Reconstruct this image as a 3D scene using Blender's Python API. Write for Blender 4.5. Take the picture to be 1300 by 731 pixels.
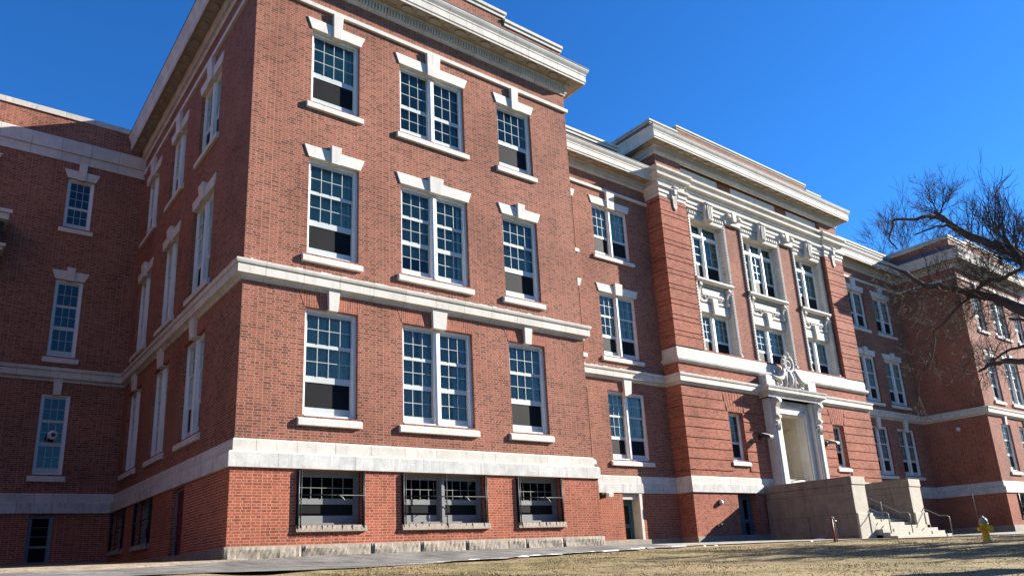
import bpy, bmesh, math, random
from mathutils import Vector, Matrix
R = math.radians
random.seed(7)
scene = bpy.context.scene
for o in list(bpy.data.objects): bpy.data.objects.remove(o, do_unlink=True)
COL = scene.collection

# ------------------------------------------------------------ camera
cam_d = bpy.data.cameras.new('camera'); cam = bpy.data.objects.new('camera', cam_d); COL.objects.link(cam)
CAM = Vector((-5.930, -18.629, -0.3365))
YAW, PITCH, ROLL, FPX = 0.6738, 0.2798, -0.0537, 956.6
fw = Vector((math.sin(YAW)*math.cos(PITCH), math.cos(YAW)*math.cos(PITCH), math.sin(PITCH)))
rt = Vector((math.cos(YAW), -math.sin(YAW), 0)); up = rt.cross(fw)
r2 = math.cos(ROLL)*rt + math.sin(ROLL)*up; u2 = -math.sin(ROLL)*rt + math.cos(ROLL)*up
m = Matrix((r2, u2, -fw)).transposed().to_4x4(); m.translation = CAM
cam.matrix_world = m
cam_d.sensor_fit = 'HORIZONTAL'; cam_d.sensor_width = 36; cam_d.lens = 36*FPX/1300
cam_d.shift_x = -4.4/1300; cam_d.shift_y = 72.5/1300
cam_d.clip_start = 0.1; cam_d.clip_end = 3000
scene.camera = cam

# ------------------------------------------------------------ light
SUN = Vector((2.65, -1.0, 1.22)).normalized()
EL = math.asin(SUN.z); AZ = math.atan2(SUN.x, SUN.y)
w = bpy.data.worlds.new('World'); scene.world = w; w.use_nodes = True
nt = w.node_tree; bg = nt.nodes['Background']
sky = nt.nodes.new('ShaderNodeTexSky'); sky.sky_type = 'NISHITA'; sky.sun_disc = False
sky.sun_elevation = EL; sky.sun_rotation = AZ
sky.altitude = 300; sky.air_density = 1.0; sky.dust_density = 0.15; sky.ozone_density = 4.0
hs = nt.nodes.new('ShaderNodeHueSaturation'); hs.inputs['Saturation'].default_value = 1.16
nt.links.new(sky.outputs[0], hs.inputs['Color']); tn = nt.nodes.new('ShaderNodeMix'); tn.data_type = 'RGBA'; tn.blend_type = 'MULTIPLY'; tn.inputs[0].default_value = 1
tn.inputs[7].default_value = (.48, .98, 1.40, 1)   # deep dry winter blue
nt.links.new(hs.outputs[0], tn.inputs[6]); nt.links.new(tn.outputs[2], bg.inputs[0])
bg.inputs[1].default_value = 0.056
sd = bpy.data.lights.new('sun', 'SUN'); sd.energy = 5.0; sd.angle = R(0.5); sd.color = (1, .94, .86)
so = bpy.data.objects.new('sun', sd); COL.objects.link(so)
so.rotation_euler = SUN.to_track_quat('Z', 'Y').to_euler(); so.location = (40, -40, 40)
scene.view_settings.view_transform = 'Standard'; scene.view_settings.look = 'None'
scene.view_settings.exposure = 1.55; scene.view_settings.gamma = 1

# ------------------------------------------------------------ materials
class N:
    def __init__(s, name):
        s.m = bpy.data.materials.new(name); s.m.use_nodes = True
        s.t = s.m.node_tree; s.b = s.t.nodes['Principled BSDF']; s.out = s.t.nodes['Material Output']
    def n(s, typ, **kw):
        nd = s.t.nodes.new('ShaderNode'+typ)
        for k, v in kw.items():
            if k in nd.inputs.keys() if isinstance(k, str) else False: nd.inputs[k].default_value = v
            else: setattr(nd, k, v)
        return nd
    def l(s, a, b): s.t.links.new(a, b)
    def math(s, op, a, b=None, clamp=False):
        nd = s.t.nodes.new('ShaderNodeMath'); nd.operation = op; nd.use_clamp = clamp
        for i, v in enumerate((a, b)):
            if v is None: continue
            if hasattr(v, 'is_linked') or hasattr(v, 'links'): s.l(v, nd.inputs[i])
            else: nd.inputs[i].default_value = v
        return nd.outputs[0]
    def mix(s, f, a, b, mode='MIX'):
        nd = s.t.nodes.new('ShaderNodeMix'); nd.data_type = 'RGBA'; nd.blend_type = mode
        for i, v in ((0, f), (6, a), (7, b)):
            if hasattr(v, 'links'): s.l(v, nd.inputs[i])
            else: nd.inputs[i].default_value = v if i == 0 else (*v, 1)
        return nd.outputs[2]
    def noise(s, vec, scale, detail=4, rough=.55):
        nd = s.t.nodes.new('ShaderNodeTexNoise'); nd.inputs['Scale'].default_value = scale
        nd.inputs['Detail'].default_value = detail; nd.inputs['Roughness'].default_value = rough
        if vec is not None: s.l(vec, nd.inputs['Vector'])
        return nd.outputs[0]
    def ramp(s, f, stops):
        nd = s.t.nodes.new('ShaderNodeValToRGB'); s.l(f, nd.inputs[0]); e = nd.color_ramp.elements
        while len(e) < len(stops): e.new(.5)
        for i, (p, c) in enumerate(stops):
            e[i].position = p; e[i].color = (*c, 1) if isinstance(c, tuple) else (c, c, c, 1)
        return nd.outputs[0]
    def mapping(s, vec, sc):
        nd = s.t.nodes.new('ShaderNodeMapping'); nd.inputs['Scale'].default_value = sc; s.l(vec, nd.inputs[0]); return nd.outputs[0]
    def bump(s, h, strength=.5, dist=.02):
        nd = s.t.nodes.new('ShaderNodeBump'); nd.inputs['Strength'].default_value = strength
        nd.inputs['Distance'].default_value = dist; s.l(h, nd.inputs['Height']); s.l(nd.outputs[0], s.b.inputs['Normal'])
    def wallvec(s):
        g = s.n('NewGeometry'); sp = s.n('SeparateXYZ'); s.l(g.outputs['Position'], sp.inputs[0])
        sn = s.n('SeparateXYZ'); s.l(g.outputs['True Normal'], sn.inputs[0])
        ax = s.math('GREATER_THAN', s.math('ABSOLUTE', sn.outputs[0]), .7)
        inv = s.math('SUBTRACT', 1.0, ax)
        uu = s.math('ADD', s.math('MULTIPLY', sp.outputs[0], inv), s.math('MULTIPLY', sp.outputs[1], ax))
        c = s.n('CombineXYZ'); s.l(uu, c.inputs[0]); s.l(sp.outputs[2], c.inputs[1])
        return c.outputs[0], g.outputs['Position']

def brick(name, c1, c2, mort, bw=.215, rh=.0715, dark=(.05, .02, .018), darkamt=.5, soldier=False, ms=.011):
    n = N(name); v, pos = n.wallvec()
    if soldier:
        mp = n.t.nodes.new('ShaderNodeMapping'); mp.inputs['Rotation'].default_value = (0, 0, R(90)); n.l(v, mp.inputs[0]); v = mp.outputs[0]
    bt = n.t.nodes.new('ShaderNodeTexBrick'); n.l(v, bt.inputs['Vector'])
    bt.offset = .5; bt.squash = .55 if not soldier else 1; bt.squash_frequency = 2
    bt.inputs['Scale'].default_value = 1; bt.inputs['Mortar Size'].default_value = ms; bt.inputs['Mortar Smooth'].default_value = .2
    bt.inputs['Brick Width'].default_value = bw; bt.inputs['Row Height'].default_value = rh; bt.inputs['Bias'].default_value = -.1
    bt.inputs['Color1'].default_value = (*c1, 1); bt.inputs['Color2'].default_value = (*c2, 1); bt.inputs['Mortar'].default_value = (*mort, 1)
    # dark burnt bricks, picked per brick by a second brick texture of the same bond
    b2 = n.t.nodes.new('ShaderNodeTexBrick'); n.l(v, b2.inputs['Vector'])
    b2.offset = .5; b2.squash = bt.squash; b2.squash_frequency = 2
    b2.inputs['Scale'].default_value = 1; b2.inputs['Mortar Size'].default_value = ms; b2.inputs['Brick Width'].default_value = bw; b2.inputs['Row Height'].default_value = rh
    b2.inputs['Color1'].default_value = (0, 0, 0, 1); b2.inputs['Color2'].default_value = (1, 1, 1, 1); b2.inputs['Mortar'].default_value = (0, 0, 0, 1)
    dk = n.ramp(b2.outputs['Color'], [(.55, 0.0), (.9, 1.0)])
    f = n.math('MULTIPLY', dk, darkamt)
    col = n.mix(f, bt.outputs['Color'], dark)
    big = n.noise(pos, .45, 6, .6)
    col = n.mix(1.0, col, n.ramp(big, [(.28, .70), (.5, 1.0), (.72, 1.18)]), 'MULTIPLY')
    med = n.noise(n.mapping(pos, (1.6, 1.6, .5)), 1.5, 7, .7)   # rain streaks and pale bloom
    col = n.mix(n.math('MULTIPLY', n.ramp(med, [(.60, 0.0), (.78, 1.0)]), .28), col, (.40, .28, .20))
    col = n.mix(n.math('MULTIPLY', n.ramp(med, [(.22, 1.0), (.40, 0.0)]), .35), col, (.075, .035, .03))
    fine = n.noise(pos, 14, 5, .7)
    col = n.mix(1.0, col, n.ramp(fine, [(.25, .72), (.75, 1.25)]), 'MULTIPLY')
    n.l(col, n.b.inputs['Base Color']); n.b.inputs['Roughness'].default_value = .85; n.b.inputs['Specular IOR Level'].default_value = .10
    h = n.math('SUBTRACT', n.math('MULTIPLY', fine, .35), bt.outputs['Fac'])
    n.bump(h, .6, .009)
    return n.m

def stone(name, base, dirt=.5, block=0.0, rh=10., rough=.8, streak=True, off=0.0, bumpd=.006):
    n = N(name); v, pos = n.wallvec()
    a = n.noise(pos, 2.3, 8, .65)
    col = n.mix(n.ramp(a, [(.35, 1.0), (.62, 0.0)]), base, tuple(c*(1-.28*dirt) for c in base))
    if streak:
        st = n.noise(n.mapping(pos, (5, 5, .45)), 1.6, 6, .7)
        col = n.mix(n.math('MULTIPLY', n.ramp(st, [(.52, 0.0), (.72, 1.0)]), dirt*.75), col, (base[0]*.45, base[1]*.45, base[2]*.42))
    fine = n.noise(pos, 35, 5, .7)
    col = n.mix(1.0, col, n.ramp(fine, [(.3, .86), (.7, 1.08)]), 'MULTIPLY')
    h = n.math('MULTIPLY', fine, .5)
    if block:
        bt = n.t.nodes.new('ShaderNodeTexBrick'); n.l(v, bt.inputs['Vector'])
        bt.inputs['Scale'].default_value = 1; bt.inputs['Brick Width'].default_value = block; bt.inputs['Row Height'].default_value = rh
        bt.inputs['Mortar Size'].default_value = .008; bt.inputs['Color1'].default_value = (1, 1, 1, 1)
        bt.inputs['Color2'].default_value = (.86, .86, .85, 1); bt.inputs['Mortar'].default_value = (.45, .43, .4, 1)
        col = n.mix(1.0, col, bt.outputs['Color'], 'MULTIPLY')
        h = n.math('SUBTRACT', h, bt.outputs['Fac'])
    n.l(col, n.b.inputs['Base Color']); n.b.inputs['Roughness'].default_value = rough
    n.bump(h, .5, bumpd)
    return n.m

def plain(name, col, rough=.6, metal=0, noise=.15, scale=12, spec=.5, vary=0):
    n = N(name); g = n.n('NewGeometry')
    a = n.noise(g.outputs['Position'], scale, 5, .6)
    c = n.mix(1.0, col, n.ramp(a, [(.25, 1-noise), (.75, 1+noise)]), 'MULTIPLY')
    if vary:
        oi = n.n('ObjectInfo'); c = n.mix(1.0, c, n.ramp(oi.outputs['Random'], [(0, (1-vary, 1-vary, 1-vary)), (.5, (1.0, .98, .92)), (1, (1+vary*.6, 1+vary*.6, 1+vary*.5))]), 'MULTIPLY')
    n.l(c, n.b.inputs['Base Color']); n.b.inputs['Roughness'].default_value = rough; n.b.inputs['Metallic'].default_value = metal
    n.b.inputs['Specular IOR Level'].default_value = spec
    return n.m

def glass(name, tint, ior=1.55, base=(.01, .015, .02)):
    n = N(name); n.t.nodes.remove(n.b)
    g = n.n('NewGeometry')
    tr = n.n('BsdfTransparent'); tr.inputs[0].default_value = (*tint, 1)
    gl = n.n('BsdfGlossy'); gl.inputs['Roughness'].default_value = .03; gl.inputs['Color'].default_value = (.74, .84, .80, 1)
    fr = n.n('Fresnel'); fr.inputs[0].default_value = ior
    bp = n.n('Bump'); bp.inputs['Strength'].default_value = .25; bp.inputs['Distance'].default_value = .02
    n.l(n.noise(g.outputs['Position'], 1.1, 2, .5), bp.inputs['Height']); n.l(bp.outputs[0], gl.inputs['Normal'])
    mx = n.n('MixShader'); n.l(fr.outputs[0], mx.inputs[0]); n.l(tr.outputs[0], mx.inputs[1]); n.l(gl.outputs[0], mx.inputs[2])
    n.l(mx.outputs[0], n.out.inputs['Surface'])
    return n.m

M = {}
M['brick'] = brick('brick_buff_red', (.285, .095, .058), (.205, .067, .042), (.32, .215, .155), ms=.0095, dark=(.09, .032, .022), darkamt=.55)
M['brick_red'] = brick('brick_red', (.345, .090, .050), (.265, .066, .036), (.385, .215, .14), bw=.23, rh=.0715, darkamt=.25)
M['brick_pink'] = brick('brick_pink', (.35, .118, .072), (.275, .089, .055), (.35, .20, .135), darkamt=.35, ms=.007)
M['soldier'] = brick('brick_soldier', (.31, .092, .055), (.24, .07, .042), (.34, .20, .145), darkamt=.3, soldier=True, bw=.3)
M['stone'] = stone('limestone', (.63, .59, .515), .5)
M['stone_joint'] = stone('limestone_jointed', (.61, .57, .49), .6, block=1.05)
M['stone_plinth'] = stone('limestone_stained', (.58, .57, .52), 1.0, block=2.1)
M['terra'] = stone('white_terracotta', (.62, .575, .495), .55, block=.7)
M['terra_dirty'] = stone('white_terracotta_stained', (.54, .51, .455), 1.1, bumpd=.015)
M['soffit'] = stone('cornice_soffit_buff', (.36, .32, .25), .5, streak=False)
M['beige'] = stone('vestibule_beige', (.66, .58, .44), .3)
M['granite'] = stone('rock_faced_granite', (.33, .275, .205), .9, bumpd=.04)
M['granite_grey'] = stone('granite_wall', (.25, .205, .155), 1.0, block=1.9, rh=.95)
M['granite_light'] = stone('granite_step', (.44, .39, .30), .6)
M['white'] = plain('white_window_paint', (.70, .70, .67), .45, noise=.06)
M['sash'] = plain('cream_sash_paint', (.44, .47, .44), .4, noise=.06)
M['greypaint_shaded'] = plain('grey_window_paint_shaded', (.17, .18, .165), .5, noise=.1)  # grey frame paint, darkened to carry the shade of the deep recesses
M['screen'] = plain('dark_screen', (.006, .006, .007), .6, noise=.3, scale=3, spec=.12)
M['dark'] = plain('dark_interior', (.03, .035, .04), .9)
M['roofing'] = plain('dark_roofing', (.10, .10, .10), .7)
M['blind'] = plain('grey_green_blind', (.36, .40, .35), .9, noise=.2, scale=1.5, vary=.55)
M['curtain'] = plain('curtain_cloth', (.55, .60, .55), .9, noise=.2, scale=6, vary=.3)
M['glass'] = glass('window_glass', (.74, .82, .79))
M['glass_dark'] = glass('basement_glass', (.35, .42, .42), 1.6)
M['bars'] = plain('black_iron', (.015, .015, .016), .5, metal=.3)
M['teal'] = plain('teal_door_paint', (.045, .12, .14), .4)
M['maroon'] = plain('maroon_door_paint', (.10, .012, .016), .5)
M['steel'] = plain('galvanised_steel', (.17, .18, .17), .5, metal=.4)
M['black'] = plain('black_plastic', (.02, .02, .02), .4)
M['lampwhite'] = plain('lamp_housing', (.7, .68, .62), .4)
M['yellow'] = plain('yellow_hydrant_paint', (.55, .36, .02), .45, noise=.3, scale=30)
M['silver'] = plain('silver_cap', (.28, .27, .24), .4, metal=.3)
M['red'] = plain('red_pipe_paint', (.13, .012, .012), .5)
M['snow'] = plain('old_snow', (.80, .82, .85), .7, noise=.1)
def bark():
    n = N('bark'); g = n.n('NewGeometry')
    a = n.noise(n.mapping(g.outputs['Position'], (9, 9, 3)), 3, 8, .7)
    n.l(n.ramp(a, [(.3, (.045, .033, .025)), (.7, (.15, .112, .085))]), n.b.inputs['Base Color']); n.b.inputs['Roughness'].default_value = .9
    n.bump(a, .9, .03); return n.m
M['bark'] = bark()
def ground_mat(name, stops, s1, s2, b=.03, stops2=None):
    n = N(name); g = n.n('NewGeometry'); p = g.outputs['Position']
    a = n.noise(p, s1, 8, .65); f = n.noise(p, s2, 6, .7)
    c = n.ramp(a, stops)
    c = n.mix(1.0, c, n.ramp(f, [(.25, .55), (.75, 1.4)]), 'MULTIPLY')
    k = n.noise(n.mapping(p, (1, .35, 1)), s1*4.5, 6, .7)
    c = n.mix(1.0, c, n.ramp(k, [(.32, .62), (.5, 1.0), (.7, 1.22)]), 'MULTIPLY')
    if name == 'lawn':
        gk = n.noise(n.mapping(p, (.7, 1.6, 1)), .55, 5, .6)
        c = n.mix(n.math('MULTIPLY', n.ramp(gk, [(.46, 0.0), (.62, 1.0)]), .65), c, (.13, .145, .045))
        c = n.mix(n.math('MULTIPLY', n.ramp(gk, [(.30, 1.0), (.42, 0.0)]), .6), c, (.20, .13, .075))
    n.l(c, n.b.inputs['Base Color']); n.b.inputs['Roughness'].default_value = .95; n.b.inputs['Specular IOR Level'].default_value = .15; n.bump(f, .8, b)
    return n.m
M['lawn'] = ground_mat('winter_lawn', [(.28, (.11, .10, .04)), (.42, (.23, .18, .085)), (.60, (.33, .25, .13)), (.74, (.14, .09, .05))], .8, 22)
M['turf'] = ground_mat('dark_turf', [(.3, (.045, .05, .022)), (.7, (.085, .078, .04))], .5, 15)  # darkened turf, so the surrounding ground bounces less sunlight onto the walls
M['dirt'] = ground_mat('dry_verge', [(.3, (.25, .20, .13)), (.6, (.42, .34, .23))], 1.5, 25)
M['asphalt'] = ground_mat('asphalt', [(.3, (.10, .095, .088)), (.5, (.17, .16, .143)), (.68, (.25, .235, .205))], .7, 40, .006)
M['concrete'] = ground_mat('concrete', [(.3, (.26, .24, .205)), (.7, (.40, .37, .32))], .9, 30, .006)
M['gravel'] = ground_mat('snow_and_grit', [(.4, (.20, .18, .15)), (.62, (.50, .50, .50))], 3, 20)

# ------------------------------------------------------------ mesh helpers
class MB:
    def __init__(s): s.v = []; s.f = []; s.sm = []
    def quad(s, *p, smooth=False):
        i = len(s.v); s.v += [tuple(q) for q in p]; s.f.append(tuple(range(i, i+len(p)))); s.sm.append(smooth)
    def hexa(s, c):   # c: 8 corners, bottom loop then top loop
        i = len(s.v); s.v += [tuple(q) for q in c]
        for q in ((3, 2, 1, 0), (4, 5, 6, 7), (0, 1, 5, 4), (1, 2, 6, 5), (2, 3, 7, 6), (3, 0, 4, 7)):
            s.f.append(tuple(i+k for k in q)); s.sm.append(False)
    def box(s, x0, x1, y0, y1, z0, z1):
        s.hexa([(x0, y0, z0), (x1, y0, z0), (x1, y1, z0), (x0, y1, z0), (x0, y0, z1), (x1, y0, z1), (x1, y1, z1), (x0, y1, z1)])
    def prism(s, poly, a, b):   # poly of points at side a() and b(): functions 2-D -> 3-D
        i = len(s.v); n = len(poly); s.v += [tuple(a(p)) for p in poly] + [tuple(b(p)) for p in poly]
        s.f.append(tuple(range(i, i+n))); s.sm.append(False); s.f.append(tuple(range(i+2*n-1, i+n-1, -1))); s.sm.append(False)
        for k in range(n):
            j = (k+1) % n; s.f.append((i+k, i+n+k, i+n+j, i+j)); s.sm.append(False)
    def tube(s, pts, rad, seg=8, caps=True):
        pts = [Vector(p) for p in pts]; n = len(pts)
        if not hasattr(rad, '__len__'): rad = [rad]*n
        i = len(s.v); ref = None
        for k, p in enumerate(pts):
            t = (pts[min(k+1, n-1)]-pts[max(k-1, 0)]).normalized()
            if ref is None: ref = t.orthogonal().normalized()
            else:
                ref = (ref-t*ref.dot(t))
                ref = ref.normalized() if ref.length > 1e-6 else t.orthogonal().normalized()
            b = t.cross(ref)
            for q in range(seg):
                a = 2*math.pi*q/seg; s.v.append(tuple(p+(ref*math.cos(a)+b*math.sin(a))*rad[k]))
        for k in range(n-1):
            for q in range(seg):
                r = (q+1) % seg; s.f.append((i+k*seg+q, i+k*seg+r, i+(k+1)*seg+r, i+(k+1)*seg+q)); s.sm.append(seg > 4)
        if caps:
            s.f.append(tuple(i+q for q in range(seg-1, -1, -1))); s.sm.append(False)
            s.f.append(tuple(i+(n-1)*seg+q for q in range(seg))); s.sm.append(False)
    def lathe(s, prof, cx, cy, z0, seg=20):   # prof (r,z)
        i = len(s.v)
        for r, z in prof:
            for q in range(seg):
                a = 2*math.pi*q/seg; s.v.append((cx+r*math.cos(a), cy+r*math.sin(a), z0+z))
        for k in range(len(prof)-1):
            for q in range(seg):
                r_ = (q+1) % seg; s.f.append((i+k*seg+q, i+k*seg+r_, i+(k+1)*seg+r_, i+(k+1)*seg+q)); s.sm.append(True)
        s.f.append(tuple(i+q for q in range(seg-1, -1, -1))); s.sm.append(False)
        k = len(prof)-1; s.f.append(tuple(i+k*seg+q for q in range(seg))); s.sm.append(False)
    def molding(s, path, prof):   # sweep closed profile (p out of the wall, z) along an xy path, outward = right hand of travel
        n = len(path); P = [Vector((a, b)) for a, b in path]; i = len(s.v); L = len(prof)
        for k in range(n):
            ns = []
            if k > 0: d = (P[k]-P[k-1]).normalized(); ns.append(Vector((d.y, -d.x)))
            if k < n-1: d = (P[k+1]-P[k]).normalized(); ns.append(Vector((d.y, -d.x)))
            nn = ns[0] if len(ns) == 1 else (ns[0]+ns[1])/(1+ns[0].dot(ns[1]))
            for p, z in prof: s.v.append((P[k].x+nn.x*p, P[k].y+nn.y*p, z))
        for k in range(n-1):
            for q in range(L):
                r = (q+1) % L; s.f.append((i+k*L+q, i+k*L+r, i+(k+1)*L+r, i+(k+1)*L+q)); s.sm.append(False)
        s.f.append(tuple(i+q for q in range(L-1, -1, -1))); s.sm.append(False)
        s.f.append(tuple(i+(n-1)*L+q for q in range(L))); s.sm.append(False)
    def build(s, name, mat, parent=None, recalc=True, bevel=0):
        me = bpy.data.meshes.new(name); me.from_pydata(s.v, [], s.f)
        me.polygons.foreach_set('use_smooth', s.sm)
        if recalc:
            bm = bmesh.new(); bm.from_mesh(me); bmesh.ops.recalc_face_normals(bm, faces=bm.faces); bm.to_mesh(me); bm.free()
        o = bpy.data.objects.new(name, me); COL.objects.link(o)
        me.materials.append(M[mat] if isinstance(mat, str) else mat)
        if parent: o.parent = parent
        if bevel:
            b = o.modifiers.new('bevel', 'BEVEL'); b.width = bevel; b.segments = 2; b.limit_method = 'ANGLE'
        return o
def tag(o, label, cat, group=None):
    o['label'] = label; o['category'] = cat
    if group: o['group'] = group
    return o
def empty(name, loc):
    o = bpy.data.objects.new(name, None); COL.objects.link(o); o.location = loc; return o
def local(mb, loc):
    mb.v = [(a-loc[0], b-loc[1], c-loc[2]) for a, b, c in mb.v]; return mb

# wall frames: P(u, d, z); u runs along the wall, d outward
class F:
    def __init__(s, kind, plane): s.k = kind; s.p = plane
    def __call__(s, u, d, z):
        if s.k == 'front': return (u, s.p-d, z)
        if s.k == 'left': return (s.p-d, u, z)
        return (s.p+d, u, z)
    def off(s, dd): return F(s.k, s.p-dd if s.k in ('front', 'left') else s.p+dd)
def fbox(mb, f, u0, u1, d0, d1, z0, z1):
    mb.hexa([f(u0, d1, z0), f(u1, d1, z0), f(u1, d0, z0), f(u0, d0, z0), f(u0, d1, z1), f(u1, d1, z1), f(u1, d0, z1), f(u0, d0, z1)])

# ------------------------------------------------------------ ground
def lerp(x, pts):
    if x <= pts[0][0]: return pts[0][1]
    for (a, b), (c, d) in zip(pts, pts[1:]):
        if x <= c: return b+(d-b)*(x-a)/(c-a)
    return pts[-1][1]
def smooth(t): t = max(0, min(1, t)); return t*t*(3-2*t)
def g0(x, y):
    zb = lerp(x, [(-30, .06), (0, .02), (8, 0), (20, -.08), (30, -.2), (46, -.16), (80, -.16)])
    ze = lerp(x, [(-30, .1), (-5, -.10), (1, -.24), (20, -.24), (27, -.26), (33, -.30), (45, -.37), (90, -.6)])
    if y > -.3:
        z = zb + (.35*smooth(y/13.75)*smooth(-x/2+1) if x < 1 else 0)
        if y > 14: z = zb + (.35 if x < -1 else 0)
    elif y > -3: z = ze+(zb-ze)*smooth((y+3)/2.7)
    else: z = ze+.05*(max(y, -17)+3)
    z -= .35*smooth((x-48)/60.)*4
    d = math.hypot(x+5.93, y+18.63)
    bank = -1.95
    k = smooth((9.2-d)/6.5)
    if y < -17: k = max(k, smooth((-17-y)/4))
    return z*(1-k)+bank*k
def bumps(x, y): return .035*math.sin(x*1.1+.6*y)*math.sin(y*1.3-.4*x)+.02*math.sin(x*2.3+2*y)+.015*math.sin(x*4.1+1)*math.sin(y*3.7)
def gh(x, y):
    z = g0(x, y)
    return z + (bumps(x, y) if y < -4.5 and y > -16 else 0)
mb = MB()
xs = [-1500, -600, -200, -90, -50, -35]+[-30+.6*i for i in range(0, 184)]+[85, 95, 120, 200, 600, 1500]
ys = [-1500, -600, -200, -80, -45, -30]+[-24+.4*i for i in range(0, 100)]+[20, 30, 60, 200, 600, 1500]
for y in ys:
    for x in xs: mb.v.append((x, y, gh(max(-60, min(100, x)), max(-40, min(60, y)))))
nx = len(xs)
for j in range(len(ys)-1):
    for i in range(nx-1):
        a = j*nx+i; mb.f.append((a, a+1, a+nx+1, a+nx)); mb.sm.append(True)
lawn = mb.build('ground', 'turf', recalc=False); lawn['kind'] = 'structure'
mb = MB(); xs = [-7+.4*i for i in range(176)]; ys = [-17+.3*i for i in range(55)]
for y in ys:
    for x in xs: mb.v.append((x, y, gh(x, y)+.03))
nx = len(xs)
for j in range(len(ys)-1):
    for i in range(nx-1): a = j*nx+i; mb.f.append((a, a+1, a+nx+1, a+nx)); mb.sm.append(True)
lawn = mb.build('lawn', 'lawn', recalc=False); lawn['kind'] = 'structure'
def strip(name, mat, xs, y0, y1, dz, nseg=10, wob=0):
    mb = MB(); rows = []
    for x in xs:
        a, b = y0(x), y1(x)
        if wob: a += wob*math.sin(x*2.3)*.5+wob*math.sin(x*5.9+1)*.3+wob*random.uniform(-.4, .4)
        rows.append([(x, a+(b-a)*k/nseg) for k in range(nseg+1)])
    for r in rows:
        for x, y in r: mb.v.append((x, y, g0(x, y)+dz))
    w_ = nseg+1
    for i in range(len(rows)-1):
        for k in range(nseg):
            a = i*w_+k; mb.f.append((a, a+w_, a+w_+1, a+1)); mb.sm.append(True)
    o = mb.build(name, mat, recalc=False)
    for p in o.data.polygons:
        pass
    bm = bmesh.new(); bm.from_mesh(o.data)
    for fc in bm.faces:
        if fc.normal.z < 0: fc.normal_flip()
    bm.to_mesh(o.data); bm.free()
    o['kind'] = 'structure'; return o
fr = lambda a, b, s: [a+s*i for i in range(int((b-a)/s)+1)]
edge = lambda x: lerp(x, [(-30, -8.5), (-6, -6.6), (0, -5.4), (3, -4.4), (6, -3.6), (9, -2.6), (12, -2.0), (14, -1.9)])
strip('asphalt_path', 'asphalt', fr(-8, 14, .3), edge, lambda x: lerp(x, [(-30, -5.5), (-6, -4.3), (-4.6, -3.5), (-2, -2.0), (0, -1.2), (2, -.55), (14, -.45)]), .062, 12, .12)
strip('dry_verge', 'dirt', fr(-8, 0, .5), lambda x: lerp(x, [(-30, -5.9), (-6, -4.8), (-2, -2.4), (0, -1.5), (2, -.7)]), lambda x: 13.7, .045, 40)
strip('sidewalk', 'concrete', fr(13.6, 26.1, .5), lambda x: -1.9, lambda x: -.5, .065, 6)
strip('front_plaza', 'concrete', fr(26.1, 34, .5), lambda x: -3.0, lambda x: 3.0, .06, 14)
strip('far_sidewalk', 'concrete', fr(34, 75, 1.), lambda x: -2.6-.03*(x-34), lambda x: -.9, .065, 6)
strip('snow_edge', 'gravel', fr(1.5, 13.8, .12), lambda x: edge(x)-.28-.12*math.sin(x*3), lambda x: edge(x)+.02*math.sin(x*9), .075, 2, .12)['kind'] = 'stuff'
# ------------------------------------------------------------ school building
B = empty('school_building', (0, 0, 0))
tag(B, 'long three storey red brick school with white stone bands and deep cornices', 'school')
S_FRONT_A, S_SIDE_A = F('front', 0.), F('left', 0.)
FB, FC, FBAY = F('front', 3.96), F('front', 3.08), F('front', 3.30)
FF = F('front', 13.75); XC0, XC1, XE0, XE1 = 20.93, 37.83, 46.76, 58.76
mir = lambda a: 58.76-a

def wall(name, f, u0, u1, z0, z1, ops, mat, depth=.42, parent=B):
    us = sorted({u0, u1, *[o[0] for o in ops], *[o[1] for o in ops]}); zs = sorted({z0, z1, *[o[2] for o in ops], *[o[3] for o in ops]})
    us = [u for u in us if u0 <= u <= u1]; zs = [z for z in zs if z0 <= z <= z1]
    mb = MB()
    hole = lambda u, z: any(a < u < b and c < z < d for a, b, c, d in ops)
    flip = f.k == 'left'
    for i in range(len(us)-1):
        for j in range(len(zs)-1):
            a, b, c, d = us[i], us[i+1], zs[j], zs[j+1]
            if hole((a+b)/2, (c+d)/2): continue
            p = [f(a, 0, c), f(b, 0, c), f(b, 0, d), f(a, 0, d)]
            mb.quad(*(p[::-1] if flip else p))
    for a, b, c, d in ops:
        for q in ((f(a, 0, c), f(a, 0, d), f(a, -depth, d), f(a, -depth, c)), (f(b, 0, d), f(b, 0, c), f(b, -depth, c), f(b, -depth, d)),
                  (f(a, 0, d), f(b, 0, d), f(b, -depth, d), f(a, -depth, d)), (f(b, 0, c), f(a, 0, c), f(a, -depth, c), f(b, -depth, c))):
            mb.quad(*(q[::-1] if flip else q))
    return mb.build(name, mat, parent, recalc=False)

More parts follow.
